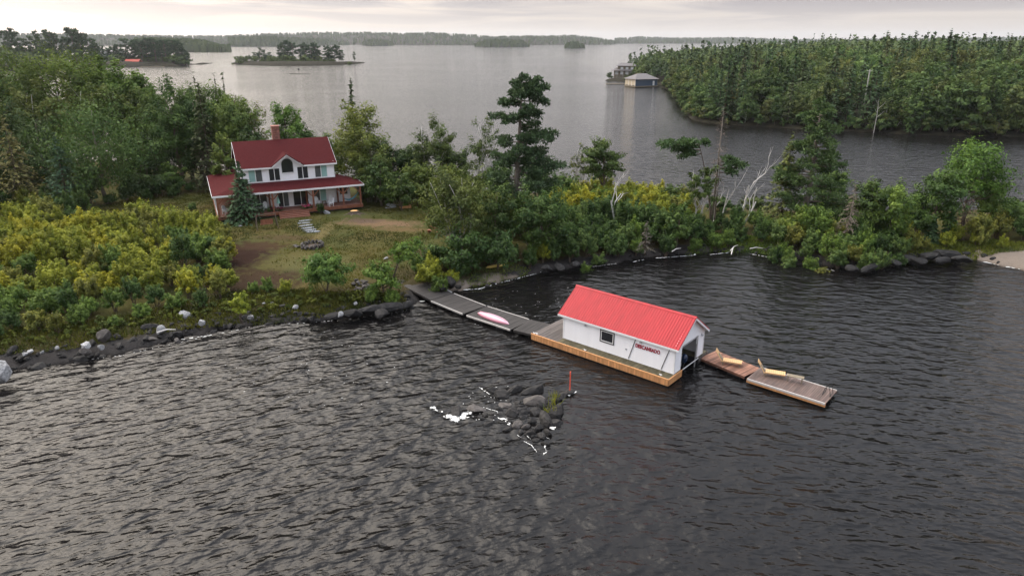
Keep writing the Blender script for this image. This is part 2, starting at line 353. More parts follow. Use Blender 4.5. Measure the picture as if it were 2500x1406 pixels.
def grid_terrain(name, poly, step, prof, mat, rough=0.1, rocky=0.0, pad=4.0, seed=0.0, nscale=0.3, mounds=()):
    A = np.array(poly); x0, y0 = A.min(0) - pad; x1, y1 = A.max(0) + pad
    nx, ny = int((x1 - x0) / step) + 1, int((y1 - y0) / step) + 1
    X, Y = np.meshgrid(x0 + np.arange(nx) * step, y0 + np.arange(ny) * step)
    P = np.stack([X.ravel(), Y.ravel()], 1); d = sdist(P, poly)
    d2 = d.copy()
    if rocky:                                      # ragged waterline
        d2 = d + np.array([rocky * (wob(x, y, 0.9, 3.1) + 0.6 * wob(x, y, 2.3, 1.2)) if abs(q) < 4 else 0.0 for (x, y), q in zip(P, d)])
    Z = np.interp(d2, *prof)
    nz = np.array([wob(x, y, nscale, seed) + 0.5 * wob(x, y, nscale * 3.1, seed) if q > -pad else 0.0 for (x, y), q in zip(P, d)])
    Z = Z + rough * nz * np.clip(d / 3, 0, 1)
    for (mx, my, mr, mh) in mounds: Z += mh * np.exp(-((P[:, 0] - mx) ** 2 + (P[:, 1] - my) ** 2) / mr ** 2) * (d > 0)
    keep = d > -pad
    idx = -np.ones(nx * ny, int)
    q = np.array([(j * nx + i, j * nx + i + 1, (j + 1) * nx + i + 1, (j + 1) * nx + i) for j in range(ny - 1) for i in range(nx - 1)])
    q = q[keep[q].all(1)]; used = np.unique(q); idx[used] = np.arange(len(used)); q = idx[q]
    me = bpy.data.meshes.new(name)
    V = np.stack([P[used, 0], P[used, 1], Z[used]], 1)
    me.vertices.add(len(V)); me.vertices.foreach_set('co', V.astype(np.float32).ravel())
    me.loops.add(len(q) * 4); me.loops.foreach_set('vertex_index', q.astype(np.int32).ravel())
    me.polygons.add(len(q)); me.polygons.foreach_set('loop_start', (np.arange(len(q)) * 4).astype(np.int32))
    me.polygons.foreach_set('use_smooth', np.ones(len(q), bool))
    a = me.attributes.new('shore', 'FLOAT', 'POINT'); a.data.foreach_set('value', d2[used].astype(np.float32))
    me.update(calc_edges=True); me.materials.append(mat)
    return props(link(name, me), kind='structure')
def ground_mat():
    m = bpy.data.materials.new('lawn_and_bank'); m.use_nodes = True; t = m.node_tree; b = t.nodes['Principled BSDF']
    g = N(t, 'ShaderNodeNewGeometry'); sh = N(t, 'ShaderNodeAttribute', attribute_name='shore')
    def nz(s, d=4, r=.55):
        n = N(t, 'ShaderNodeTexNoise'); n.inputs['Scale'].default_value = s; n.inputs['Detail'].default_value = d; n.inputs['Roughness'].default_value = r
        t.links.new(g.outputs['Position'], n.inputs['Vector']); return n.outputs['Fac']
    n1, n2, n3 = nz(0.22), nz(1.1, 5, .65), nz(6.0, 3, .7)
    grass = ramp(t, n1, [(0.30, (0.078, 0.054, 0.018)), (0.46, (0.062, 0.060, 0.016)), (0.60, (0.036, 0.053, 0.014)), (0.75, (0.056, 0.062, 0.017))])
    grass = mixc(t, math_(t, 'MULTIPLY', n2, 0.55), grass, (0.105, 0.076, 0.034))
    grass = mixc(t, math_(t, 'MULTIPLY', n3, 0.5), grass, (0.050, 0.055, 0.020))
    def spot(x, y, rx, ry, soft=0.5, wobble=0.9):
        sb = N(t, 'ShaderNodeVectorMath', operation='SUBTRACT'); t.links.new(g.outputs['Position'], sb.inputs[0]); sb.inputs[1].default_value = (x, y, 0)
        ml = N(t, 'ShaderNodeVectorMath', operation='MULTIPLY'); t.links.new(sb.outputs[0], ml.inputs[0]); ml.inputs[1].default_value = (1 / rx, 1 / ry, 0)
        ln = N(t, 'ShaderNodeVectorMath', operation='LENGTH'); t.links.new(ml.outputs[0], ln.inputs[0])
        v = math_(t, 'ADD', ln.outputs['Value'], math_(t, 'MULTIPLY', math_(t, 'SUBTRACT', n2, 0.5), wobble * 2))
        return ramp(t, v, [(1 - soft, 1.0), (1.0, 0.0)])
    c = grass
    for (u, v, rx, ry, col, f) in DIRT:
        p = on_near(u, v); c = mixc(t, math_(t, 'MULTIPLY', spot(p[0], p[1], rx, ry), f), c, col)
    wild = mixc(t, n2, (0.034, 0.030, 0.014), (0.062, 0.050, 0.024))
    c = mixc(t, ramp(t, math_(t, 'ADD', math_(t, 'MULTIPLY', sh.outputs['Fac'], 0.1), math_(t, 'MULTIPLY', n2, 0.3)), [(0.62, 1.0), (0.9, 0.0)]), c, wild)
    rock = mixc(t, n3, (0.018, 0.017, 0.017), (0.055, 0.05, 0.047))
    c = mixc(t, ramp(t, math_(t, 'ADD', math_(t, 'MULTIPLY', sh.outputs['Fac'], 0.2), math_(t, 'MULTIPLY', n2, 0.35)), [(0.46, 1.0), (0.56, 0.0)]), c, rock)
    sand = mixc(t, n3, (0.155, 0.125, 0.10), (0.24, 0.20, 0.165))
    for (u, v, rx, ry) in SAND:
        p = on_near(u, v); c = mixc(t, spot(p[0], p[1], rx, ry, 0.25, 0.35), c, sand)
    wet = ramp(t, sh.outputs['Fac'], [(0.05, 0.55), (0.35, 1.0)])
    sc = N(t, 'ShaderNodeVectorMath', operation='SCALE'); t.links.new(c, sc.inputs[0]); t.links.new(wet, sc.inputs[3])
    t.links.new(sc.outputs[0], b.inputs['Base Color']); b.inputs['Roughness'].default_value = 0.95; b.inputs['Specular IOR Level'].default_value = 0.04
    bp = N(t, 'ShaderNodeBump'); bp.inputs['Distance'].default_value = 0.10; t.links.new(math_(t, 'ADD', n3, n2), bp.inputs['Height']); t.links.new(bp.outputs[0], b.inputs['Normal'])
    return m
# bare soil, sawdust and worn paths on the lawn (photo point, radii in metres, colour, strength)
DIRT = [(585, 628, 4.2, 6.2, (0.026, 0.014, 0.010), 1.0), (640, 600, 4.2, 2.0, (0.045, 0.025, 0.015), 0.8), (700, 580, 4.5, 1.5, (0.066, 0.042, 0.025), 0.6), (650, 680, 5.5, 3.2, (0.036, 0.021, 0.014), 0.9),
        (580, 700, 6.0, 2.5, (0.032, 0.020, 0.013), 0.9), (930, 545, 6.5, 2.0, (0.150, 0.096, 0.058), 0.9), (890, 540, 3.0, 1.4, (0.085, 0.060, 0.045), 0.8), (980, 560, 4.5, 1.3, (0.135, 0.085, 0.045), 0.6),
        (790, 565, 1.0, 4.0, (0.140, 0.110, 0.050), 0.6), (1005, 620, 3.0, 2.0, (0.060, 0.040, 0.025), 0.6), (760, 640, 6.0, 3.0, (0.095, 0.085, 0.036), 0.5), (860, 720, 5.0, 1.6, (0.055, 0.045, 0.026), 0.6),
        (1860, 590, 4.0, 3.5, (0.062, 0.036, 0.022), 0.9)]
SAND = [(1170, 690, 4.6, 2.2), (1255, 670, 4.2, 1.5), (1300, 662, 3.0, 0.9), (2470, 630, 9.5, 4.2), (2560, 640, 9.0, 6.0)]
M['ground'] = ground_mat()
stump_p = on_near(866, 528)
near_ground = grid_terrain('ground', NEAR, 0.5, PROF, M['ground'], rough=0.12, rocky=0.9, seed=2.0, mounds=[(stump_p[0], stump_p[1], 1.6, 0.35)])

# ---- wooded land across the channel
CROSS_PX = [(1478, 197), (1525, 201), (1605, 213), (1642, 222), (1650, 245), (1668, 270), (1690, 293), (1740, 302), (1820, 308), (1900, 312), (2000, 318), (2100, 322), (2250, 330), (2400, 333), (2520, 336), (2700, 338)]
CROSS = [tuple(at(u, v)[:2]) for u, v in CROSS_PX] + [(330, 205), (420, 330), (520, 620), (430, 760), (300, 800), (180, 720), (120, 600), (80, 500)]
CPROF = ([-12, -2, 0, 1.5, 8, 30, 80, 160], [-4, -1, 0, 0.8, 2.0, 4.5, 8.5, 11.0])
def cross_z(x, y): return float(np.interp(sdist([(x, y)], CROSS)[0], *CPROF))
M['forest_floor'] = pmat('forest_floor', (0.016, 0.016, 0.010), 0.95, 0.4, 0.5, 0.0, spec=.05, col2=(0.034, 0.030, 0.020), coords='Object')
grid_terrain('terrain', CROSS, 4.0, CPROF, M['forest_floor'], rough=0.5, rocky=0.8, pad=10, seed=5.0, nscale=0.05)

# ---- small islands and far shores: low mounds
def island(pts_px, back, prof, step, name='island', pad=6):
    P = [tuple(at(u, v)[:2]) for u, v in pts_px]
    poly = P + [(x, y + back) for x, y in P[::-1]]
    poly = [p for i, p in enumerate(poly) if i == 0 or math.dist(p, poly[i - 1]) > 0.01]
    grid_terrain(name, poly, step, prof, M['forest_floor'], rough=0.3, rocky=0.8, pad=pad, seed=len(pts_px) * 1.1, nscale=0.05)
    return poly
MID_ISL = island([(563, 157), (600, 160), (660, 162), (720, 162), (790, 161), (840, 159), (872, 157)], 46, ([-6, -1.5, 0, 2, 8, 24], [-3, -.6, 0, 1.2, 2.6, 4.0]), 2.0)
LEFT_ISL = island([(150, 168), (300, 166), (372, 163), (430, 164), (466, 159)], 60, ([-6, -1.5, 0, 2, 8, 30], [-3, -.6, 0, 1.2, 3.0, 6.0]), 2.5)
HEAD = island([(-420, 178), (-200, 178), (0, 176), (120, 172), (200, 165), (245, 158)], 120, ([-6, -1.5, 0, 2, 10, 40, 90], [-3, -.6, 0, 1.2, 4, 9, 12]), 5.0, pad=12)
REEF_MARK = island([(705, 181), (728, 182), (757, 181)], 4, ([-4, -1, 0, 1.5, 4], [-2, -.4, 0.05, .35, .5]), 1.0, name='reef', pad=3)

# ---- the lake itself (one sheet, finer near the banks to carry how sheltered it is)
def make_lake():
    xs = np.unique(np.concatenate([np.linspace(-9000, -160, 8), np.arange(-150, 151, 2.5), np.linspace(160, 9000, 8)]))
    ys = np.unique(np.concatenate([np.linspace(-600, 10, 4), np.arange(12, 262, 2.5), np.linspace(270, 480, 22), np.linspace(500, 12000, 8)]))
    X, Y = np.meshgrid(xs, ys); P = np.stack([X.ravel(), Y.ravel()], 1)
    d1 = -sdist(P, NEAR); d2 = -sdist(P, CROSS)
    BAY = np.array(at(1330, 710)[:2])
    sh = np.maximum(0.55 * np.exp(-np.maximum(d1, 0) / 3.0), np.exp(-np.maximum(d2, 0) / 18))
    sh = np.maximum(sh, 0.55 * np.exp(-((P - BAY) ** 2).sum(1) / 90))
    me = bpy.data.meshes.new('lake_water'); nx, ny = len(xs), len(ys)
    q = np.array([(j * nx + i, j * nx + i + 1, (j + 1) * nx + i + 1, (j + 1) * nx + i) for j in range(ny - 1) for i in range(nx - 1)])
    me.vertices.add(len(P)); me.vertices.foreach_set('co', np.column_stack([P, np.zeros(len(P))]).astype(np.float32).ravel())
    me.loops.add(len(q) * 4); me.loops.foreach_set('vertex_index', q.astype(np.int32).ravel())
    me.polygons.add(len(q)); me.polygons.foreach_set('loop_start', (np.arange(len(q)) * 4).astype(np.int32))
    a = me.attributes.new('shelter', 'FLOAT', 'POINT'); a.data.foreach_set('value', sh.astype(np.float32))
    me.update(calc_edges=True); me.materials.append(M['water'])
    props(link('lake_water', me), kind='structure')
make_lake()

# ================================================================ TREE BUILDERS
def unit(v): return v / np.maximum(np.linalg.norm(v, axis=-1, keepdims=True), 1e-9)
def leaf_quads(rng, pts, nrm, size, aspect=0.6, jit=0.35):
    n = len(pts); r = unit(rng.normal(size=(n, 3))); u = unit(np.cross(nrm, r)); v = np.cross(nrm, u)
    s = size * np.exp(rng.normal(0, jit, n))[:, None]
    a, b = u * s, v * s * aspect
    return np.stack([pts - a, pts + b * .9, pts + a, pts - b * .9], 1)
def clump_leaves(rng, C, rad, n_per, size, flat=0.75, up=0.6, centre=None, aspect=0.6):
    k = len(C); idx = np.repeat(np.arange(k), n_per); n = len(idx)
    d = unit(rng.normal(size=(n, 3))); rr = rng.random(n) ** 0.45
    off = d * (rr * rad[idx])[:, None]; off[:, 2] *= flat
    if centre is not None:                         # sprays reach outwards and up
        ax = unit(C - centre + np.array([0, 0, .25]) * np.linalg.norm(C - centre, axis=1, keepdims=True) + .5 * rng.normal(size=C.shape) * rad[:, None])[idx]
        off = off * .82 + ax * ((off * ax).sum(1) * .75)[:, None]
    pts = C[idx] + off
    out = unit(off); 
    if centre is not None: out = out + 0.7 * unit(pts - centre)
    nrm = unit(out + np.array([0, 0, up]) + 0.75 * rng.normal(size=(n, 3)))
    ct = rng.random(k)
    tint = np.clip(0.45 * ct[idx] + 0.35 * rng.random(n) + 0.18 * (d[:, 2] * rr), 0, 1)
    return leaf_quads(rng, pts, nrm, size, aspect), tint
def crown_points(rng, k, rx, ry, rz, low=-0.75, seed=0.0, lump=0.4, shell=0.5):
    d = unit(rng.normal(size=(k * 3, 3))); d = d[d[:, 2] > low][:k]
    r = shell + (1 - shell) * rng.random(len(d)) ** 0.7
    l = np.array([1 + lump * mn.noise(Vector(tuple(v * 1.7 + seed))) + 0.25 * lump * mn.noise(Vector(tuple(v * 4.1 - seed))) for v in d])
    return d * (r * l)[:, None] * np.array([rx, ry, rz])
def limbs(mb, rng, base, top, r0, targets, n=6, segs=5, bend=0.4, mat=0):
    base, top = np.array(base, float), np.array(top, float); L = np.linalg.norm(top - base)
    w = rng.normal(0, bend * 0.06 * L, (segs + 1, 3)); w[0] = 0; w[:, 2] = 0
    sp = [base + (top - base) * i / segs + w[i] for i in range(segs + 1)]
    mb.tube(sp, [r0 * (1 - 0.82 * i / segs) * (1.25 if i == 0 else 1) for i in range(segs + 1)], n, mat)
    for tgt in targets:
        f = np.clip((tgt[2] - base[2]) / max(top[2] - base[2], 1e-3) - rng.uniform(.18, .4), 0.12, 0.92)
        i = f * segs; j = min(int(i), segs - 1); p = sp[j] + (sp[j + 1] - sp[j]) * (i - j)
        mid = (p + tgt) / 2 + rng.normal(0, .05 * L * .4, 3) - np.array([0, 0, .03 * L])
        r = r0 * (1 - .8 * f) * .55
        mb.tube([p, mid, tgt], [r, r * .6, r * .2], 4, mat, cap=False)
    return sp

def decid_data(seed, h, w, base=0.22, leaves=6000, size=0.2, trunk_r=None, clumps=None, lump=0.45, depth=1.0, lean=(0, 0), dense=1.0, flat=.75, stems=1, shell=.5, low=-.75, clump_r=.16):
    rng = np.random.default_rng(seed); k = clumps or int(50 * dense)
    cz0 = h * base; rz = (h - cz0) / 2; c = np.array([lean[0] * .6, lean[1] * .6, cz0 + rz])
    C = crown_points(rng, k, w / 2 * .86, w / 2 * depth * .86, rz * .90, low=low, seed=seed * .37, lump=lump, shell=shell) + c
    C[:, 0] += lean[0] * (C[:, 2] / h - .5); C[:, 1] += lean[1] * (C[:, 2] / h - .5)
    rad = w * clump_r * rng.uniform(.65, 1.25, len(C))
    Q, T = clump_leaves(rng, C, rad, max(4, leaves // len(C)), size, centre=c, flat=flat)
    lo = Q[:, :, 2].min(1) > 0.05; Q, T = Q[lo], T[lo]
    mb = MB(); tr = trunk_r or 0.016 * h + .05
    pick = rng.permutation(len(C))[:min(len(C), 9 * stems)]
    for s in range(stems):
        a = 2 * math.pi * s / max(stems, 1) + seed; o = np.array([math.cos(a), math.sin(a), 0]) * (0 if stems == 1 else 1)
        top = np.array([lean[0] * .8, lean[1] * .8, h * .86]) + o * w * .22
        limbs(mb, rng, o * tr * 1.2 + np.array([0, 0, -.3]), top, tr / math.sqrt(stems), C[pick[s::stems]])
    return Q, T, mb
def spruce_data(seed, h, w, whorls=22, per=9, quads=9, size=0.28, power=0.85, droop=0.25, base=0.05, sparse=0.0, trunk_r=None, gap=0.0, thin=.42):
    rng = np.random.default_rng(seed); P = []; Nn = []; T = []; D = []
    mb = MB(); tr = trunk_r or 0.011 * h + .04
    mb.tube([(0, 0, -.3), (0, 0, h * .5), (0, 0, h * .99)], [tr, tr * .6, .015], 6)
    for i in range(whorls):
        f = (i + rng.random() * .7) / whorls; z = h * (base + (1 - base) * f)
        Rr = max(w / 2 * (1 - f) ** power, .10)
        for j in range(per if f < .85 else max(4, per // 2)):
            if rng.random() < sparse: continue
            a = rng.random() * 2 * math.pi; L = Rr * rng.uniform(.65, 1.12); d = np.array([math.cos(a), math.sin(a), 0]); side = np.array([-d[1], d[0], 0])
            zz0 = z + rng.normal(0, .02 * h)
            m = max(3, int(quads * (0.35 + .65 * L / (w / 2)))); s = np.sqrt(rng.random(m)) * (1 - gap) + gap
            lat = rng.normal(0, .16, m) * L * (1.15 - s)
            p = d * (s * L)[:, None] + side * lat[:, None]; p[:, 2] = zz0 - droop * L * (s ** 1.3) * 1.2 + .10 * L * s ** 4 + rng.normal(0, .03, m) * L
            P.append(p); Nn.append(np.tile(np.array([0, 0, 1.0]) + .35 * d, (m, 1)) + rng.normal(0, .35, (m, 3))); D.append(np.tile(d, (m, 1)) + rng.normal(0, .45, (m, 3)))
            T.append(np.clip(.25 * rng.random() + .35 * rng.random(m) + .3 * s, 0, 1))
            if L > 1.2 and rng.random() < .35: mb.tube([(0, 0, zz0), tuple(d * L * .5 + np.array([0, 0, zz0 - droop * L * .4])), tuple(d * L * .95 + np.array([0, 0, zz0 - droop * L * 1.0]))], [.05, .03, .01], 3, cap=False)
    P = np.concatenate(P); Nn = unit(np.concatenate(Nn)); D = np.concatenate(D); T = np.concatenate(T)
    u = unit(D - (D * Nn).sum(1, keepdims=True) * Nn); v = np.cross(Nn, u); s = size * np.exp(rng.normal(0, .3, len(P)))[:, None]
    Q = np.stack([P - u * s, P + v * s * thin, P + u * s, P - v * s * thin], 1)
    return Q, T, mb
def pine_data(seed, h, w, branches, tufts=9, per=26, size=0.2, trunk_r=None, lean=(0, 0), droop=0.0):
    """white pine: bare trunk, separate flat sprays on long limbs. branches = [(height 0-1, azimuth deg, length m, rise)]"""
    rng = np.random.default_rng(seed); mb = MB(); tr = trunk_r or .32
    def tp(f): return np.array([lean[0] * f ** 1.5, lean[1] * f ** 1.5, f * h])
    mb.tube([tp(0) - np.array([0, 0, .3])] + [tp(f) for f in (.2, .4, .6, .8, .97)], [tr * 1.15, tr * .92, tr * .75, tr * .55, tr * .32, .04], 8)
    C = []; RR = []
    for (f, az, L, rise) in branches:
        p0 = tp(f); a = R(az); d = np.array([math.sin(a), -math.cos(a), 0]); side = np.array([-d[1], d[0], 0])
        pts = [p0 + d * L * s + np.array([0, 0, rise * L * s ** 1.2 - droop * L * s ** 2 * .4]) + side * rng.normal(0, .05) * L * s for s in (0, .35, .7, 1.0)]
        mb.tube(pts, [.035 + .018 * L, .03 + .012 * L, .04, .015], 4, cap=False)
        n = max(4, int(tufts * (.5 + .32 * L)))
        for s in rng.uniform(.32, 1.0, n):
            i = min(int(s * 3), 2); q = pts[i] + (pts[i + 1] - pts[i]) * (s * 3 - i)
            C.append(q + side * rng.normal(0, .24) * L * (.35 + .5 * s) * .8 + np.array([0, 0, rng.uniform(-.05, .45)])); RR.append(rng.uniform(.45, .85) * (.8 + .06 * L))
    C = np.array(C); RR = np.array(RR)
    k = len(C); idx = np.repeat(np.arange(k), per); n = len(idx)
    d = unit(rng.normal(size=(n, 3)) + np.array([0, 0, .35])); off = d * (RR[idx] * rng.random(n) ** .5)[:, None]; off[:, 2] *= .72
    P = C[idx] + off; u = unit(d + .3 * rng.normal(size=(n, 3))); nr = unit(np.cross(u, rng.normal(size=(n, 3)))); nr[:, 2] = np.abs(nr[:, 2]); v = unit(np.cross(nr, u))
    s = size * np.exp(rng.normal(0, .3, n))[:, None]
    Q = np.stack([P - u * s, P + v * s * .4, P + u * s, P - v * s * .4], 1)
    ct = rng.random(k); T = np.clip(.4 * ct[idx] + .3 * rng.random(n) + .2 * d[:, 2], 0, 1)
    return Q, T, mb
def dead_mb(seed, h, spread, trunk_r=.12, forks=3, twigs=7, lean=(0, 0)):
    rng = np.random.default_rng(seed); mb = MB()
    def grow(p, d, L, r, lvl):
        q = p + d * L * .5 + rng.normal(0, .05 * L, 3); e = q + unit(d + rng.normal(0, .22, 3)) * L * .5
        mb.tube([p, q, e], [r, r * .8, r * .55], 5, cap=False)
        if lvl == 0: return
        for _ in range(forks if lvl > 1 else 2):
            nd = unit(d + rng.normal(0, spread, 3) + np.array([0, 0, .25])); s = rng.uniform(.5, 1)
            grow(p + (e - p) * s, nd, L * rng.uniform(.45, .7), r * .5, lvl - 1)
    d0 = unit(np.array([lean[0] / h, lean[1] / h, 1.0]))
    grow(np.array([0, 0, -.2]), d0, h * .55, trunk_r, 3)
    return mb
WHITE = (1, 1, 1, 1)
def plant(name, label, cat, loc, Q, T, mb, leaf='leaf', bark='bark', color=WHITE, rz=0.0, group=None, crown_name='crown'):
    e = thing(name, label, cat, loc, rz, group)
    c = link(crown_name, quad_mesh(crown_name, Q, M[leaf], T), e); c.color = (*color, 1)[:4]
    if mb: mb.build('trunk', M[bark], e, smooth=True)
    return e
def place(u, v, vtop, wpx, ground=on_near):
    """ground point under a tree seen at column u with foot row v and top row vtop -> x, y, z, height, crown width"""
    x, y, z = ground(u, v); h = z_at(y, vtop) - z
    dep = y * CP - (z + h * .5 - CAM_H) * SP
    return (x, y, z), h, wpx / FPX * dep

# ================================================================ BOATHOUSE ON ITS FLOAT
BX, BY, BYAW = 1.72, 55.216, -0.706
def bh_world(x, y, z=0.0):
    c, s = math.cos(BYAW), math.sin(BYAW); return (BX + x * c - y * s, BY + x * s + y * c, z)
ZT = 0.62
bf = thing('floating_dock', 'wide cedar-skirted float with mossy plank deck under the white boathouse', 'dock', (BX, BY, 0), BYAW)
L_, WX0, WX1, WY0, WY1, DJ0, DJ1 = 13.41, 2.68, 13.24, 1.11, 6.0, 2.16, 5.02
fl = MB(); fl.box((.05, .05, -.35), (L_ - .05, DJ0 - .05, ZT - .05)); fl.box((.05, DJ1 + .05, -.35), (L_ - .05, 6.75, ZT - .05)); fl.box((.05, DJ0 - .05, -.35), (2.6, DJ1 + .05, ZT - .05))
fl.build('pontoon', M['black'], bf)
def plank_mesh(name, wx, wy, t, mat): return MB().bbox((-wx / 2, -wy / 2, -t), (wx / 2, wy / 2, 0), .006).mesh(name, mat)
def lay(parent, me, pts, name='plank', rz=0.0):
    for p in pts: link(name, me, parent, p, (0, 0, rz + random.uniform(-.004, .004)))
random.seed(4)
PW = 0.15
pm = plank_mesh('plank', PW - .012, 2.62, .05, M['grey_plank'])
n0 = int(2.6 / PW)
def grey_or_moss(i): return 'grey_plank' if i * PW < 2.0 + random.uniform(-.3, .5) else 'moss_plank'
# head of the float: full-width planks; side decks: short planks
pg = plank_mesh('plank', PW - .012, 6.70, .05, M['grey_plank'])
lay(bf, pg, [(PW * (i + .5), 3.38, ZT + random.uniform(-.004, .004)) for i in range(17)])
sm = {k: plank_mesh('plank', PW - .012, 2.13, .05, M[k]) for k in ('grey_plank', 'moss_plank')}
sr = plank_mesh('plank', PW - .012, 1.70, .05, M['moss_plank'])
for i in range(17, int(L_ / PW)):
    lay(bf, sm['grey_plank' if i < 18 else 'moss_plank'], [(PW * (i + .5), 1.095, ZT + random.uniform(-.004, .004))])
    lay(bf, sr, [(PW * (i + .5), 5.88, ZT + random.uniform(-.004, .004))])
# skirt boards
sk = MB().box((-.07, -.02, -.52), (.07, .02, 0)).mesh('skirt_board', M['cedar'])
nb = int(L_ / .15); sk2 = MB().box((-.07, -.02, -.40), (.07, .02, 0)).mesh('skirt_board', M['grey_plank'])
for i in range(nb): link('skirt_board', sk, bf, (L_ / nb * (i + .5), -.022 + random.uniform(-.004, .004), ZT - .005))
for i in range(14): link('skirt_board', sk, bf, (L_ + .022, .02 + .153 * (i + .5), ZT - .005), (0, 0, R(90)))
for i in range(11): link('skirt_board', sk2, bf, (L_ + .022, DJ1 + .02 + .155 * (i + .5), ZT - .005), (0, 0, R(90)))
MB().box((-.03, -.055, ZT - .05), (L_ + .05, .03, ZT + .045)).build('edge_rail', M['cedar'], bf)
MB().box((L_ - .02, .03, ZT - .05), (L_ + .06, DJ0, ZT + .045)).build('edge_rail', M['cedar'], bf)
for x, y in ((.45, .18), (.2, .12), (5.6, .15), (12.6, .25), (1.0, 6.5)):
    c = MB(); c.tube([(x - .12, y, ZT + .10), (x + .12, y, ZT + .10)], .03, 6); c.box((x - .05, y - .02, ZT), (x + .05, y + .02, ZT + .09)); c.build('cleat', M['white_paint'], bf)

bh = thing('boathouse', 'white clapboard boathouse with bright red metal roof standing on the float', 'boathouse', (BX, BY, 0), BYAW)
ZE, ZR, YC = 2.92, 4.66, 3.555
# structural shell, set just behind the boards
sh = MB(); sh.box((WX0 + .03, WY0 + .03, ZT), (WX1 - .03, WY0 + .12, ZE - .05)); sh.box((WX0 + .03, WY1 - .12, ZT), (WX1 - .03, WY1 - .03, ZE - .05))
sh.add([(WX0 + .03, WY0 + .03, ZT), (WX0 + .03, WY1 - .03, ZT), (WX0 + .03, WY1 - .03, ZE), (WX0 + .03, YC, ZR - .1), (WX0 + .03, WY0 + .03, ZE)], [(4, 3, 2, 1, 0)])
DT = 2.62   # door head
sh.box((WX1 - .12, WY0 + .12, ZT), (WX1 - .03, DJ0 - .02, ZE - .05)); sh.box((WX1 - .12, DJ1 + .02, ZT), (WX1 - .03, WY1 - .12, ZE - .05)); sh.box((WX1 - .12, DJ0 - .02, DT), (WX1 - .03, DJ1 + .02, ZE - .02))
sh.add([(WX1 - .03, WY0 + .03, ZE - .02), (WX1 - .03, WY1 - .03, ZE - .02), (WX1 - .03, YC, ZR - .1)], [(0, 1, 2)])
sh.build('wall', M['white_siding'], bh)
# lap siding, board by board
def lap(x0, x1, h=.128, mat='white_siding'):       # a clapboard along x, bottom edge proud
    return MB().add([(x0, -.030, 0), (x1, -.030, 0), (x1, -.008, h), (x0, -.008, h), (x0, .01, 0), (x1, .01, 0), (x1, .01, h), (x0, .01, h)],
                    [(0, 1, 2, 3), (0, 4, 5, 1), (3, 2, 6, 7), (0, 3, 7, 4), (1, 5, 6, 2)]).mesh('siding_board', M[mat])
NB = 18; bhh = (ZE - ZT) / NB
lf = lap(WX0, WX1, bhh)
for i in range(NB):
    link('siding_board', lf, bh, (0, WY0, ZT + bhh * i)); 
    o = link('siding_board', lf, bh, (WX0 + WX1, WY1, ZT + bhh * i), (0, 0, R(180)))
sg1, sg2 = lap(0, DJ0 - WY0, bhh), lap(0, WY1 - DJ1, bhh)
for i in range(NB):
    link('siding_board', sg1, bh, (WX1, WY0, ZT + bhh * i), (0, 0, R(90))); link('siding_board', sg2, bh, (WX1, DJ1, ZT + bhh * i), (0, 0, R(90)))
i = int((DT - ZT) / bhh) + 1
while True:
    z = ZT + bhh * i
    if z > ZR - .25: break
    if z < ZE - .01: y0, y1 = DJ0, DJ1
    else:
        k = (ZR - .12 - z) / (ZR - .12 - ZE); y0, y1 = YC - (YC - WY0) * k, YC + (WY1 - YC) * k
    if y1 - y0 > .2: link('siding_board', lap(0, y1 - y0, bhh), bh, (WX1, y0, z), (0, 0, R(90)))
    i += 1
bl = lap(0, WY1 - WY0, bhh)
for i in range(NB): link('siding_board', bl, bh, (WX0, WY1, ZT + bhh * i), (0, 0, R(-90)))
for (x, y) in ((WX0, WY0), (WX1, WY0), (WX1, WY1)):
    MB().box((x - .05, y - .05, ZT), (x + .05, y + .05, ZE + .01)).build('corner_trim', M['white_paint'], bh)
# roof
OE, OL, ORR = .22, .50, .36
slope = (ZR - ZE) / (YC - WY0); ya, yb = WY0 - OE, WY1 + OE; za = ZE - OE * slope + .06; xl, xr = WX0 - OL, WX1 + ORR; zr = ZR + .06
rf = MB(); rf.slab([(xl, ya, za), (xr, ya, za), (xr, YC, zr), (xl, YC, zr)], .05); rf.slab([(xr, yb, za), (xl, yb, za), (xl, YC, zr), (xr, YC, zr)], .05)
roof = rf.build('roof', M['roof_metal'], bh)
NR = 50
rl = math.hypot(YC - ya, zr - za); rang = math.atan2(zr - za, YC - ya)
rib = MB().add([(-.03, 0, 0), (.03, 0, 0), (.012, 0, .032), (-.012, 0, .032), (-.03, rl, 0), (.03, rl, 0), (.012, rl, .032), (-.012, rl, .032)],
               [(0, 1, 2, 3), (1, 5, 6, 2), (2, 6, 7, 3), (3, 7, 4, 0), (7, 6, 5, 4)]).mesh('roof_rib', M['roof_metal'])
for k in range(NR):
    x = xl + .05 + (xr - xl - .1) * k / (NR - 1)
    link('roof_rib', rib, roof, (x, ya, za + .001), (rang, 0, 0)); link('roof_rib', rib, roof, (x, yb, za + .001), (rang, 0, R(180)))
rc = MB(); rc.slab([(xl - .02, YC - .16, zr - .16 * slope + .045), (xr + .02, YC - .16, zr - .16 * slope + .045), (xr + .02, YC, zr + .045), (xl - .02, YC, zr + .045)], .02)
rc.slab([(xr + .02, YC + .16, zr - .16 * slope + .045), (xl - .02, YC + .16, zr - .16 * slope + .045), (xl - .02, YC, zr + .045), (xr + .02, YC, zr + .045)], .02)
rc.build('ridge_cap', M['roof_metal'], roof)
fa = MB(); fa.box((xl, ya - .03, za - .17), (xr, ya - .002, za - .012)); fa.build('fascia', M['white_paint'], roof)
fa = MB(); fa.box((xl, yb + .002, za - .17), (xr, yb + .03, za - .012)); fa.build('fascia', M['white_paint'], roof)
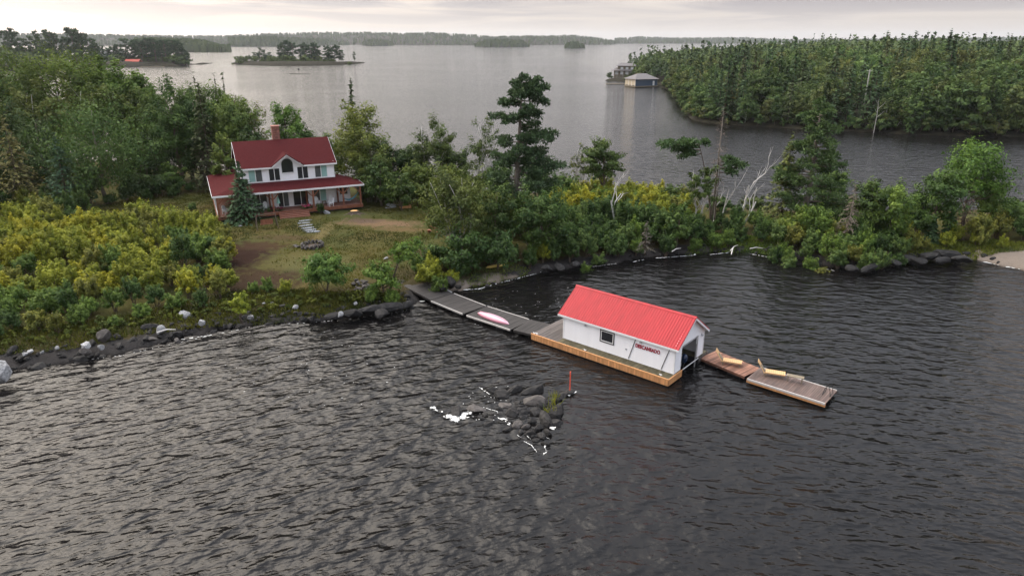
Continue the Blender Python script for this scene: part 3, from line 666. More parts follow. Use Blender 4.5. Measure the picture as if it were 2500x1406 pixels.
for xx in (xr - .028, xl):
    fa = MB(); fa.bar((xx + .014, ya - .02, za - .165), (xx + .014, YC, zr - .165), .03, .15); fa.bar((xx + .014, yb + .02, za - .165), (xx + .014, YC, zr - .165), .03, .15); fa.build('barge_board', M['white_paint'], roof)
so = MB(); so.box((xl + .04, ya + .01, za - .17), (xr - .04, WY0 - .035, za - .15)); so.build('soffit', M['white_paint'], roof)
# window with dark outer frame
wx0, wx1, wz0, wz1 = 6.50, 7.72, 1.52, 2.45
wn = MB(); 
for a, b in (((wx0 - .09, wz0 - .09), (wx1 + .09, wz0)), ((wx0 - .09, wz1), (wx1 + .09, wz1 + .09)), ((wx0 - .09, wz0), (wx0, wz1)), ((wx1, wz0), (wx1 + .09, wz1))):
    wn.box((a[0], WY0 - .055, a[1]), (b[0], WY0 + .02, b[1]))
win = wn.build('window', M['black'], bh)
fr = MB()
for a, b in (((wx0, wz0), (wx1, wz0 + .07)), ((wx0, wz1 - .07), (wx1, wz1)), ((wx0, wz0 + .07), (wx0 + .07, wz1 - .07)), ((wx1 - .07, wz0 + .07), (wx1, wz1 - .07))):
    fr.box((a[0], WY0 - .048, a[1]), (b[0], WY0 + .02, b[1]))
fr.build('frame', M['white_paint'], win)
MB().box((wx0 + .07, WY0 - .036, wz0 + .07), (wx1 - .07, WY0 - .02, wz1 - .07)).build('pane', M['glass_dark'], win)
# raking stays, lamps, name
for x0, x1, h in ((9.22, 9.72, 1.0), (12.18, 12.72, 1.0)):
    MB().bar((x0, WY0 - .05, ZT + .1), (x1 + .1, WY0 - .05, ZE - .17), .05, .03, up=(0, 1, 0)).build('stay', M['rock_mid'], bh)
for x in (4.95, 10.25):
    l = MB(); l.box((x - .07, WY0 - .06, 2.50), (x + .07, WY0 - .03, 2.62)); l.tube([(x - .07, WY0 - .16, 2.42), (x - .05, WY0 - .06, 2.52)], [.07, .03], 6); l.tube([(x + .07, WY0 - .16, 2.42), (x + .05, WY0 - .06, 2.52)], [.07, .03], 6); l.build('flood_lamp', M['boat_grey'], bh)
l = MB(); y = 5.5; l.box((WX1 + .03, y - .07, 2.5), (WX1 + .06, y + .07, 2.62)); l.tube([(WX1 + .16, y - .07, 2.42), (WX1 + .05, y - .05, 2.52)], [.07, .03], 6); l.tube([(WX1 + .16, y + .07, 2.42), (WX1 + .05, y + .05, 2.52)], [.07, .03], 6); l.build('flood_lamp', M['boat_grey'], bh)
MB().tube([(8.95, WY0 - .06, 1.46), (8.95, WY0 - .028, 1.46)], .08, 10).build('vent', M['boat_grey'], bh)
tcu = bpy.data.curves.new('lettering', 'FONT'); tcu.body = 'DESCANSADO'; tcu.size = .46; tcu.extrude = .018; tcu.space_character = 1.02; tcu.offset = .012; tcu.resolution_u = 3
to = bpy.data.objects.new('tmp', tcu); COL.objects.link(to); bpy.context.view_layer.update()
tme = bpy.data.meshes.new_from_object(to.evaluated_get(bpy.context.evaluated_depsgraph_get())); bpy.data.objects.remove(to)
tme.materials.clear(); tme.materials.append(M['lettering'])
tw = max(v.co.x for v in tme.vertices)
lt = link('lettering', tme, bh, (9.78, WY0 - .05, 1.93), (R(90), 0, 0)); lt.scale = (2.2 / tw, .95, 1.0)
lt['label'] = 'dark red capital letters reading DESCANSADO'
# slip door: rolled frame, tracks
df = MB(); df.box((WX1 - .14, DJ0 - .06, ZT), (WX1 + .025, DJ0 + .03, DT)); df.box((WX1 - .14, DJ1 - .03, ZT), (WX1 + .025, DJ1 + .06, DT)); df.box((WX1 - .14, DJ0 - .06, DT), (WX1 + .025, DJ1 + .06, DT + .07)); df.build('door_frame', M['white_paint'], bh)
MB().box((WX1 - .5, DJ0 + .04, DT - .32), (WX1 - .16, DJ1 - .04, DT - .02)).build('rolled_door', M['boat_grey'], bh)
# boat lift standing in the slip
lift = thing('boat_lift', 'galvanised boat lift post and crossbar in the slip doorway', 'boat lift', bh_world(WX1 + .12, DJ1 - .5), BYAW)
MB().tube([(0, 0, -.9), (0, 0, 2.05)], .055, 8).build('post', M['steel'], lift)
MB().tube([(.02, -2.2, .58), (.02, .55, .58)], .05, 8).build('crossbar', M['steel'], lift)
# motor boat inside, stern to the door
bt = thing('motor_boat', 'grey and white motor boat berthed inside the boathouse with navy outboard', 'boat', bh_world(9.6, 3.55, .18), BYAW)
hu = MB(); sec = [(-3.2, .12, .55, .75), (-1.8, .7, .1, .62), (0, .95, -.05, .55), (2.0, 1.0, -.05, .5), (3.0, .98, 0, .5)]
V = []; 
for x, hw, zb, zt in sec: V += [(x, -hw, zt), (x, -hw * .8, zb + .12), (x, 0, zb - .1), (x, hw * .8, zb + .12), (x, hw, zt)]
F = [(i * 5 + j, i * 5 + j + 1, (i + 1) * 5 + j + 1, (i + 1) * 5 + j) for i in range(4) for j in range(4)] + [(20, 21, 22, 23, 24)]
hu.add(V, F); hu.build('hull', M['boat_grey'], bt)
MB().box((-1.0, -.85, .22), (2.9, .85, .28)).build('floor', M['shade'], bt)
for x in (.6, 2.35):
    s_ = MB(); s_.box((x - .28, -.8, .28), (x + .28, .8, .58)); s_.box((x + .2, -.8, .58), (x + .3, .8, .95)); s_.build('seat', M['white_paint'], bt)
ws = MB(); ws.slab([(-1.0, -.85, .6), (-1.0, .85, .6), (-.6, .8, 1.05), (-.6, -.8, 1.05)], .02); ws.build('windscreen', M['glass_grey'], bt)
mo = MB(); mo.tube([(3.15, 0, .35), (3.25, 0, .55), (3.3, 0, .85), (3.28, 0, 1.05), (3.22, 0, 1.15)], [.16, .24, .27, .22, .08], 10); mo.build('outboard_motor', M['navy'], bt, smooth=True)
MB().box((3.1, -.05, -.7), (3.3, .05, .36)).build('motor_leg', M['black'], bt)

# ================================================================ WALKWAY AND SWIM DOCKS
def dock(name, label, p0, p1, width, mat, rails=(), rim='old_plank', pw=.15, gap=.012, thick=.05, floats=True, group=None, rail_mat='pale_rail', rim_h=.22, side=None):
    """deck from p0 to p1 (centre line, top surface)"""
    p0, p1 = Vector(p0), Vector(p1); d = p1 - p0; Lh = math.hypot(d.x, d.y); yaw = math.atan2(d.y, d.x); pit = -math.atan2(d.z, Lh); Ld = d.length
    e = thing(name, label, 'dock', p0, yaw, group); e.rotation_euler = (0, pit, yaw)
    me = plank_mesh('plank', pw - gap, width, thick, M[mat]); n = int(round(Ld / pw))
    for i in range(n): link('plank', me, e, (Ld / n * (i + .5), 0, random.uniform(-.005, .005)), (0, 0, random.uniform(-.003, .003)))
    for s in (-1, 1): MB().box((.01, s * (width / 2 - .05) - .03, -rim_h), (Ld - .01, s * (width / 2 - .05) + .03, -thick - .004)).build('joist', M[rim], e)
    MB().box((.02, -.03, -.2), (Ld - .02, .03, -thick - .004)).build('joist', M[rim], e)
    for (s, a, b) in rails:
        MB().bbox((a, s * (width / 2 + .045) - .04, -.13), (b, s * (width / 2 + .045) + .03, .035), .015).build('edge_rail', M[rail_mat], e)
    if side: MB().box((.01, -width / 2 - .03, -rim_h - .1), (Ld - .01, -width / 2 - .004, -.006)).build('skirt', M[side], e)
    if floats:
        k = max(2, int(Ld / 2.2))
        for i in range(k):
            x = Ld * (i + .5) / k; MB().bbox((x - .55, -width / 2 + .15, -.75), (x + .55, width / 2 - .15, -rim_h), .06).build('float_drum', M['black'], e)
    return e
def back_edge(a, b, width):                        # centre line of a section given its far edge
    a, b = Vector(a), Vector(b); d = Vector((b.x - a.x, b.y - a.y, 0)).normalized(); n = Vector((d.y, -d.x, 0)) * width / 2
    return a + n, b + n
WW = 2.9
p, q = back_edge((-11.3, 71.25, 1.02), (-6.12, 66.04, .42), WW)
dock('gangway', 'dark weathered plank gangway sloping from the lawn down to the floating walkway', p, q, WW, 'old_plank', floats=False, rails=[(1, 4.6, 7.2)], rail_mat='boat_grey')
p, q = back_edge((-6.08, 65.98, .40), (-2.56, 62.42, .40), WW)
dock('floating_walkway', 'dark plank walkway float with pale edge rails next to the gangway foot', p, q, WW, 'old_plank', rails=[(1, .1, 4.9), (-1, .1, 4.9)])
p, q = back_edge((-2.50, 62.36, .40), (1.75, 58.80, .42), WW)
dock('floating_walkway', 'dark plank walkway float carrying the upturned pink kayak', p, q, WW, 'old_plank', rails=[(1, .1, 5.3), (-1, .1, 5.5)])
p, q = back_edge((1.78, 58.76, .50), (3.78, 57.35, .58), WW + .1)
dock('dock_ramp', 'short dark plank ramp joining the walkway to the boathouse float', p, q, WW, 'old_plank', floats=False)
dock('swim_dock', 'red-brown plank dock section with uneven boards beside the boathouse door', bh_world(13.5, 6.62, .42), bh_world(17.66, 5.79, .42), 2.25, 'cedar_plank', rim='cedar_plank', pw=.165, gap=.025)
dock('swim_dock', 'dark stained plank dock section with pale edge rails and ladder at its end', bh_world(17.74, 5.74, .44), bh_world(23.62, 5.66, .44), 2.5, 'wet_plank', rim='cedar_plank', rails=[(1, .05, 5.85), (-1, .05, 5.85)], side='cedar')

def kayak(name, label, mat, mat2, L, w, h, loc, rz, upside=True):
    e = thing(name, label, 'kayak', loc, rz); n = 15
    V = []; m = 9
    for i in range(n):
        t = -1 + 2 * i / (n - 1); k = max(1 - abs(t) ** 2.3, .015); rise = .10 * abs(t) ** 3
        for j in range(m):
            a = math.pi * j / (m - 1); V.append((t * L / 2, -math.cos(a) * w / 2 * k ** .75, (math.sin(a) ** .8) * h * (k ** .5) * (1 if upside else .55) + (0 if upside else rise)))
    F = [(i * m + j, i * m + j + 1, (i + 1) * m + j + 1, (i + 1) * m + j) for i in range(n - 1) for j in range(m - 1)]
    F += [(i * m, (i + 1) * m, (i + 1) * m + m - 1, i * m + m - 1) for i in range(n - 1)]
    mb = MB(); mb.add(V, F); mb.m = [1 if (f[0] % m in (2, 3, 4, 5) and len(set(x % m for x in f)) == 2 and mat2) else 0 for f in mb.f]
    hull = mb.build('hull', [M[mat], M[mat2 or mat]], e, smooth=True)
    kl = MB(); kl.tube([(-L * .42, 0, h * .80), (-L * .2, 0, h + .005), (0, 0, h + .012), (L * .2, 0, h + .005), (L * .42, 0, h * .80)], .018, 5); kl.build('keel_line', M[mat], e)
    r = MB(); r.add([V[i * m] for i in range(n)] + [(x, y * 1.05, z + .04) for x, y, z in [V[i * m] for i in range(n)]], [(i, i + 1, n + i + 1, n + i) for i in range(n - 1)])
    r.build('rim', M[mat], e)
    return e
a, b = at(1166, 764, .43), at(1243, 792, .43)
kayak('kayak', 'upturned pale pink kayak lying along the dark walkway', 'pink', 'pink_deck', 4.1, 1.0, .36, ((a[0] + b[0]) / 2, (a[1] + b[1]) / 2, .42), math.atan2(b[1] - a[1], b[0] - a[0]))
a, b = on_near(1184, 655), on_near(1236, 647)
kayak('kayak', 'small yellow kayak pulled up on the grass above the sandy beach', 'yellow', None, 2.5, .62, .2, ((a[0] + b[0]) / 2, (a[1] + b[1]) / 2, max(a[2], b[2]) + .02), math.atan2(b[1] - a[1], b[0] - a[0]))
p = on_near(772, 640)
kayak('toy_kayak', 'small pink and white sit-on kayak left on the lawn behind the round bush', 'white_paint', 'pink', 1.9, .6, .2, p, .15)

def lounger(label, loc, rz, mat):
    e = thing('sun_lounger', label, 'sun lounger', loc, rz, 'sun loungers on the swim dock')
    for s in (-1, 1):
        MB().box((-.15, s * .30 - .03, .26), (1.45, s * .30 + .03, .33)).build('side_rail', M[mat], e)
        for x in (0.0, 1.3): MB().box((x - .035, s * .30 - .025, 0), (x + .035, s * .30 + .025, .258)).build('leg', M['bench_old'], e)
    st = MB().box((-.062, -.33, 0), (.062, .33, .025)).mesh('slat', M[mat])
    for i in range(10): link('slat', st, e, (.06 + i * .145, 0, .332))
    bk = MB(); bk.slab([(-.1, -.33, .34), (-.1, .33, .34), (-.62, .33, 1.12), (-.62, -.33, 1.12)], .03); bk.build('backrest', M[mat], e)
    MB().bar((-.42, 0, .80), (-.02, 0, .30), .4, .03).build('back_prop', M['bench_old'], e)
    return e
lounger('pale wooden sun lounger with raised back on the red-brown dock section', (*at(1765, 886, .42)[:2], .42), BYAW + .30, 'pine_new')
lounger('pinkish wooden sun lounger with steep raised back on the dark dock section', (*at(1868, 914, .44)[:2], .44), BYAW + .33, 'pine_new')
e = thing('dock_bench', 'grey-green slatted wooden bench on the dark dock section beside the second lounger', 'bench', (*at(1940, 931, .44)[:2], .44), BYAW + .25)
for i in range(4): MB().box((-.62, -.22 + i * .115, .42), (.62, -.12 + i * .115, .46)).build('slat', M['bench_old'], e)
for x in (-.5, .5):
    for y in (-.17, .17): MB().box((x - .04, y - .035, 0), (x + .04, y + .035, .418)).build('leg', M['bench_old'], e)
e = thing('dock_ladder', 'thin dark metal swim ladder folded up on the dock end', 'ladder', bh_world(23.0, 5.9, .44), BYAW)
for y in (-.32, .32): MB().tube([(0, y, 0), (.12, y, .62), (.28, y, .78), (.42, y, .66), (.55, y, .04)], .022, 6).build('side_rail', M['black'], e)
for f in (.02, .5): MB().tube([(f, -.32, .05), (f, .32, .05)], .02, 6).build('rung', M['black'], e)

# ================================================================ THE HOUSE
HX, HY, HYAW = -36.19, 90.96, 0.436
HW, HD, ZD, ZPE, ZPT, HZE, HZR, PD, WL, WR_, PE, LB = 12.2, 9.7, 3.1, 5.92, 6.72, 9.0, 11.72, 2.68, 4.03, 3.5, 1.74, 13.0
HG = 2.25
house = thing('lake_house', 'white two-storey lake house with dark red shingle roof and wraparound timber porch', 'house', (HX, HY, 0), HYAW)
wl_ = MB(); wl_.box((0, 0, ZD - .9), (HW, HD, HZE))
wl_.add([(0, 0, HZE), (0, HD, HZE), (0, HD / 2, HZR - .12)], [(2, 1, 0)]); wl_.add([(HW, 0, HZE), (HW, HD, HZE), (HW, HD / 2, HZR - .12)], [(0, 1, 2)])
wl_.box((HW + .002, .25, ZD - .9), (HW + 2.1, HD - 3, ZPE + .3))
wl_.build('wall', M['white_siding'], house)
# lap siding courses: too fine to pick apart, one piece
lp = MB()
def courses(x0, x1, z0, z1, y, step=.16):
    z = z0
    while z < z1 - .05:
        lp.add([(x0, y - .03, z), (x1, y - .03, z), (x1, y - .004, min(z + step, z1)), (x0, y - .004, min(z + step, z1)), (x0, y, z), (x1, y, z)], [(0, 1, 2, 3), (0, 4, 5, 1)]); z += step
courses(0, HW, ZPT + .0, HZE - .05, 0); courses(0, HW, ZD, ZPT - .2, 0); courses(HW + .01, HW + 2.1, ZD, ZPE, .25)
props(lp.build('siding', M['white_siding'], house), kind='stuff')
for x in (0.0, HW): MB().box((x - .07, -.05, ZPT - .3), (x + .07, .05, HZE)).build('corner_board', M['white_paint'], house)
# main roof
o = .42; sl = (HZR - HZE) / (HD / 2); ze = HZE - o * sl
gx, gw = 5.98, 2.12; pk = ze + 1.52; lo_, yl, yf = ze, -o, -.5; yr_ = (pk - HZE) / sl
rm = MB(); rm.slab([(HW + o, HD / 2, HZR), (-o, HD / 2, HZR), (-o, -o, ze), (gx - gw, -o, ze), (gx, yr_, pk), (gx + gw, -o, ze), (HW + o, -o, ze)], .14); rm.slab([(HW + o, HD + o, ze), (-o, HD + o, ze), (-o, HD / 2, HZR), (HW + o, HD / 2, HZR)], .14)
hroof = rm.build('roof', M['roof_shingle'], house)
hroof['label'] = 'dark red shingle main roof'
for xa, xb in ((-o, gx - gw - .05), (gx + gw + .05, HW + o)): MB().box((xa, -o - .04, ze - .22), (xb, -o - .002, ze - .02)).build('gutter', M['white_paint'], hroof)
for x in (-o - .03, HW + o + .002):
    f = MB(); f.bar((x + .014, -o, ze - .12), (x + .014, HD / 2, HZR - .12), .028, .2); f.bar((x + .014, HD + o, ze - .12), (x + .014, HD / 2, HZR - .12), .028, .2); f.build('barge_board', M['white_paint'], hroof)
# gable over the arched window
dm = MB()
dm.slab([(gx - gw, yf, lo_ + .03), (gx, yf, pk + .03), (gx, yr_, pk + .03), (gx - gw, yl, lo_ + .03)], -.09)
dm.slab([(gx, yf, pk + .03), (gx + gw, yf, lo_ + .03), (gx + gw, yl, lo_ + .03), (gx, yr_, pk + .03)], -.09)
dm.build('gable_roof', M['roof_shingle'], hroof)
gwm = MB(); gwm.add([(gx - gw + .15, -.036, ze - .35), (gx + gw - .15, -.036, ze - .35), (gx + gw - .15, -.036, lo_ - .02), (gx, -.036, pk - .06), (gx - gw + .15, -.036, lo_ - .02)], [(0, 1, 2, 3, 4)]); gwm.build('gable_wall', M['white_siding'], house)
f = MB(); f.bar((gx - gw - .02, yf - .03, lo_ - .1), (gx, yf - .03, pk - .08), .05, .2, up=(0, 1, 0)); f.bar((gx + gw + .02, yf - .03, lo_ - .1), (gx, yf - .03, pk - .08), .05, .2, up=(0, 1, 0)); f.build('gable_board', M['white_paint'], hroof)
# windows
def window(x0, x1, z0, z1, mats, y=0.0, split=True, sill=False, parent=house, name='window'):
    w = MB(); b = .07
    for a, c in (((x0, z0), (x1, z0 + b)), ((x0, z1 - b), (x1, z1)), ((x0, z0 + b), (x0 + b, z1 - b)), ((x1 - b, z0 + b), (x1, z1 - b))): w.box((a[0], y - .07, a[1]), (c[0], y - .005, c[1]))
    xm = (x0 + x1) / 2
    if split: w.box((xm - .045, y - .07, z0 + b), (xm + .045, y - .005, z1 - b))
    wo_ = w.build(name, M['white_paint'], parent)
    if split:
        MB().box((x0 + b, y - .048, z0 + b), (xm - .045, y - .034, z1 - b)).build('pane', M[mats[0]], wo_); MB().box((xm + .045, y - .048, z0 + b), (x1 - b, y - .034, z1 - b)).build('pane', M[mats[1]], wo_)
    else: MB().box((x0 + b, y - .048, z0 + b), (x1 - b, y - .034, z1 - b)).build('pane', M[mats[0]], wo_)
    return wo_
wz0, wz1 = ZPT + .10, ZPT + 1.82
window(.85, 2.65, wz0, wz1, ('glass_teal', 'glass_grey')); window(3.45, 4.95, wz0, wz1, ('glass_dark', 'glass_dark'))
window(7.20, 8.70, wz0, wz1, ('glass_dark', 'glass_dark')); window(9.55, 11.3, wz0, wz1, ('glass_grey', 'glass_teal'))
# arched window
ax0, ax1, az0, azs = 5.29, 6.67, 7.80, 8.95
ar = [(ax0, az0), (ax1, az0)] + [((ax0 + ax1) / 2 + (ax1 - ax0) / 2 * math.cos(t), azs + .70 * math.sin(t)) for t in np.linspace(0, math.pi, 11)]
aw = MB(); n = len(ar); cxm, czm = (ax0 + ax1) / 2, (az0 + azs) / 2 + .2
aw.add([(x, -.075, z) for x, z in ar] + [(cxm + (x - cxm) * 1.1, -.11, czm + (z - czm) * 1.08) for x, z in ar] + [(cxm + (x - cxm) * 1.1, -.06, czm + (z - czm) * 1.08) for x, z in ar],
       [(i, (i + 1) % n, n + (i + 1) % n, n + i) for i in range(n)] + [(n + i, n + (i + 1) % n, 2 * n + (i + 1) % n, 2 * n + i) for i in range(n)])
ao = aw.build('arched_window', M['glass_grey'], house)
pn = MB(); pn.add([(x, -.078, z) for x, z in ar], [tuple(range(n))]); pn.build('pane', M['glass_dark'], ao)
MB().box((ax0 - .05, -.13, az0 - .05), (ax1 + .05, -.06, az0 + .05)).build('sill', M['white_paint'], ao)
# ground floor doors and windows
window(1.0, 2.9, ZD + .25, ZD + 2.25, ('glass_grey', 'glass_grey'))
window(4.25, 5.75, ZD + .03, ZD + 2.2, ('glass_dark', 'glass_grey'), name='patio_door'); window(6.3, 8.4, ZD + .03, ZD + 2.2, ('glass_dark', 'glass_dark'), name='patio_door')
window(9.1, 10.9, ZD + .35, ZD + 2.3, ('glass_grey', 'glass_teal')); window(HW + .55, HW + 1.75, ZD + .95, ZD + 2.25, ('glass_dark',), y=.25, split=False)
# left side upper window
w = MB(); w.box((-.06, 2.2, ZPT + .5), (-.005, 3.6, ZPT + 1.9)); wo_ = w.build('window', M['white_paint'], house); MB().box((-.068, 2.3, ZPT + .6), (-.061, 3.5, ZPT + 1.8)).build('pane', M['glass_grey'], wo_)
# porch roof
xl_, xr_ = -WL, HW + WR_
pr = MB(); pr.slab([(xl_, -PD, ZPE), (xr_, -PD, ZPE), (HW, 0, ZPT), (0, 0, ZPT)], .12)
pr.slab([(xl_, LB, ZPE), (xl_, -PD, ZPE), (0, 0, ZPT), (0, LB, ZPT)], .12)
pr.slab([(xr_, -PD, ZPE), (xr_, PE, ZPE), (HW, PE + 2.4, ZPT), (HW, 0, ZPT)], .12)
pr.add([(xr_, PE, ZPE), (HW, PE + 2.4, ZPT), (HW, PE + 2.4, ZPE)], [(0, 1, 2)])
proof = pr.build('porch_roof', M['roof_shingle'], house)
f = MB(); f.box((xl_ - .02, -PD - .05, ZPE - .24), (xr_ + .05, -PD - .002, ZPE - .01)); f.build('fascia', M['white_paint'], proof)
f = MB(); f.box((xl_ - .06, -PD - .05, ZPE - .24), (xl_ - .022, LB, ZPE - .01)); f.build('fascia', M['white_paint'], proof)
f = MB(); f.box((xr_ + .002, -PD, ZPE - .24), (xr_ + .05, PE, ZPE - .01)); f.build('fascia', M['white_paint'], proof)
MB().box((HW + .08, -.04, ZPT - .02), (HW + .12, 1.8, ZPT + .32)).build('flashing', M['white_paint'], proof)
pc = MB(); pc.box((xl_ + .1, -PD + .1, ZPE - .3), (xr_ - .1, -PD + .28, ZPE - .14)); pc.build('porch_beam', M['timber'], house)
pc = MB(); pc.box((xl_ + .1, -PD + .3, ZPE - .3), (xl_ + .28, LB - .3, ZPE - .14)); pc.build('porch_beam', M['timber'], house)
# deck
dx0, dx1, dy0 = -WL + .3, HW + WR_ - .35, -PD + .02
dk = MB(); dk.box((dx0, dy0, ZD - .12), (dx1, -.01, ZD - .055)); dk.box((dx0, -.01, ZD - .12), (-.01, HD, ZD - .055)); dk.box((HW + 2.11, .0, ZD - .12), (dx1, 3.0, ZD - .055)); dk.build('deck_frame', M['timber'], house)
nd = 17; dm_ = plank_mesh('deck_board', dx1 - dx0, .15, .05, M['deck_stain'])
for i in range(nd): link('deck_board', dm_, house, ((dx0 + dx1) / 2, dy0 + .08 + .1535 * i, ZD))
dm2 = plank_mesh('deck_board', -dx0 - .02, .15, .05, M['deck_stain'])
for i in range(40): link('deck_board', dm2, house, ((dx0 - .02) / 2, .1 + .1535 * i, ZD))
rmx = MB(); rmx.box((dx0, dy0 - .05, ZD - .42), (dx1, dy0 - .002, ZD - .01)); rmx.build('rim_board', M['timber'], house)
rmx = MB(); rmx.box((dx1 + .002, dy0, ZD - .42), (dx1 + .05, 2.8, ZD - .01)); rmx.build('rim_board', M['timber'], house)
rmx = MB(); rmx.box((dx0 - .05, dy0, ZD - .42), (dx0 - .002, HD, ZD - .01)); rmx.build('rim_board', M['timber'], house)
sk_ = MB(); sk_.box((dx0 + .3, dy0 + .3, ZD - 1.3), (dx1 - .3, -.02, ZD - .15)); sk_.build('deck_shade_block', M['shade'], house)  # solid dark block, coloured to stand in for the shade below the deck
# posts with braces
for x in (dx0 + .22, 3.35, 8.65, HW + .55, dx1 - .2):
    y = -PD + .19; p_ = MB(); p_.box((x - .11, y - .11, ZD + .004), (x + .11, y + .11, ZPE - .302)); po = p_.build('post', M['timber'], house)
    for s in (-1, 1):
        if (x < 0 and s < 0) or (x > HW + 2 and s > 0): continue
        MB().bar((x + s * .1, y, ZPE - 1.12), (x + s * .82, y, ZPE - .34), .12, .14, up=(0, 1, 0)).build('brace', M['timber'], po)
for x in (3.15, 8.1, HW + .2):
    MB().box((x - .1, -.32, ZD + .004), (x + .1, -.12, ZPT - .5)).build('post', M['timber'], house)
for y in (2.5, 6.0, 9.3): MB().box((xl_ + .32, y - .1, HG), (xl_ + .5, y + .1, ZPE - .3)).build('post', M['white_paint'], house)
MB().box((xl_ + .36, -PD + .5, ZD - .3), (xl_ + .40, 9.0, ZD + .55)).build('screen_panel', M['white_siding'], house)
# steps
for i in range(5):
    z = ZD - .145 * (i + 1); y = dy0 - .06 - .33 * i
    MB().bbox((3.95, y - .36, z - .045), (7.75, y, z), .008).build('stair_tread', M['deck_stain'], house)
    MB().box((3.98, y - .02, z + .002), (7.72, y - .001, z + .098)).build('stair_riser', M['timber'], house)
for x in (3.9, 7.75): 
    st_ = MB(); st_.add([(x, dy0 - .05, ZD - .05), (x, dy0 - .05, ZD - .9), (x, dy0 - 1.8, ZD - .9), (x, dy0 - 1.75, ZD - .74), (x + .05, dy0 - .05, ZD - .05), (x + .05, dy0 - .05, ZD - .9), (x + .05, dy0 - 1.8, ZD - .9), (x + .05, dy0 - 1.75, ZD - .74)],
       [(0, 1, 2, 3), (7, 6, 5, 4), (0, 3, 7, 4), (3, 2, 6, 7), (0, 4, 5, 1)]); st_.build('stringer', M['timber'], house)
# chimney of brick courses
ch = MB(); chx, chy = 5.55, HD / 2 + .55; ch.box((chx - .46, chy - .46, HZR - 1.2), (chx + .46, chy + .46, HZR + 1.72)); cho = ch.build('chimney', M['shade'], house)
bk = MB().bbox((-.148, -.03, -.06), (.148, .03, .06), .01).mesh('brick', M['brick'])
for c in range(14):
    z = HZR - .28 + c * .15
    for k in range(3):
        off = (.155 if c % 2 else 0)
        for (dx_, dy_, rz) in ((-.31 + .31 * k, -.47, 0), (-.31 + .31 * k, .47, 0), (-.47, -.31 + .31 * k, R(90)), (.47, -.31 + .31 * k, R(90))):
            link('brick', bk, cho, (chx + dx_ , chy + dy_, z), (0, 0, rz))
MB().bbox((chx - .56, chy - .56, HZR + 1.73), (chx + .56, chy + .56, HZR + 1.86), .03).build('chimney_cap', M['brick'], cho)
MB().tube([(chx + .5, chy - .1, HZR + 1.2), (chx + .95, chy - .1, HZR + 1.3)], .03, 5).build('bracket', M['black'], cho)
def hw(x, y, z=0.0):
    c, s = math.cos(HYAW), math.sin(HYAW); return (HX + x * c - y * s, HY + x * s + y * c, z)

# ---- on the porch
def chair(label, x, y, rz, group='white chairs on the porch'):
    e = thing('porch_chair', label, 'chair', hw(x, y, ZD + .004), HYAW + rz, group); w = 'white_paint'
    MB().bbox((-.28, -.3, .36), (.28, .25, .41), .01).build('seat', M[w], e)
    b = MB()
    pts = [(-.27, 0), (-.3, .45), (-.2, .68), (0, .76), (.2, .68), (.3, .45), (.27, 0)]
    b.add([(x_, .24 + .28 * z_, .4 + z_) for x_, z_ in pts] + [(x_, .28 + .28 * z_, .4 + z_) for x_, z_ in pts], [tuple(range(7)), tuple(range(7, 14))[::-1]] + [(i, 7 + i, 7 + (i + 1) % 7, (i + 1) % 7) for i in range(7)])
    b.build('backrest', M[w], e)
    for s in (-1, 1):
        MB().box((s * .34 - .06, -.34, .58), (s * .34 + .06, .34, .62)).build('armrest', M[w], e)
        for y_ in (-.28, .26): MB().box((s * .33 - .03, y_ - .03, 0), (s * .33 + .03, y_ + .03, .578)).build('leg', M[w], e)
    return e
chair('white high-backed chair with rounded back facing the lawn by the porch window', 9.35, -.75, .1)
chair('white chair against the wall right of the small porch table', 11.3, -.8, -.15)
chair('white chair at the deck edge between two timber posts', 11.0, -2.1, R(-80))
chair('white chair beside the pink flower planter at the head of the steps', 8.6, -1.6, R(60))
chair('white lounge chair by the wall beside the spruce', 2.5, -1.1, .1)
chair('white chair in the open corner of the porch left of the spruce', -2.6, -1.0, .6)
e = thing('side_table', 'small dark slatted table between the white porch chairs', 'table', hw(10.35, -.7, ZD + .004), HYAW)
MB().bbox((-.28, -.25, .42), (.28, .25, .46), .01).build('table_top', M['bench_old'], e)
for x in (-.23, .23):
    for y in (-.2, .2): MB().box((x - .025, y - .025, 0), (x + .025, y + .025, .418)).build('leg', M['bench_old'], e)
e = thing('hammock', 'turquoise hammock slung at the right end of the porch', 'hammock', hw(HW + 1.6, -1.2, ZD), HYAW)
hm = MB(); n = 13; V = []
for i in range(n):
    t = -1 + 2 * i / (n - 1); zz_ = .35 + 1.0 * t * t
    for j in range(5): V.append((t * 1.3, (-.38 + .19 * j) * (1 - t ** 4 * .8), zz_ + .12 * abs(j - 2) / 2 * (1 - t * t)))
hm.add(V, [(i * 5 + j, i * 5 + j + 1, (i + 1) * 5 + j + 1, (i + 1) * 5 + j) for i in range(n - 1) for j in range(4)]); hm.build('cloth', M['hammock'], e, smooth=True)
for s in (-1, 1): MB().tube([(s * 1.3, 0, 1.35), (s * 1.75, 0, 2.1)], .02, 4).build('rope', M['white_paint'], e)
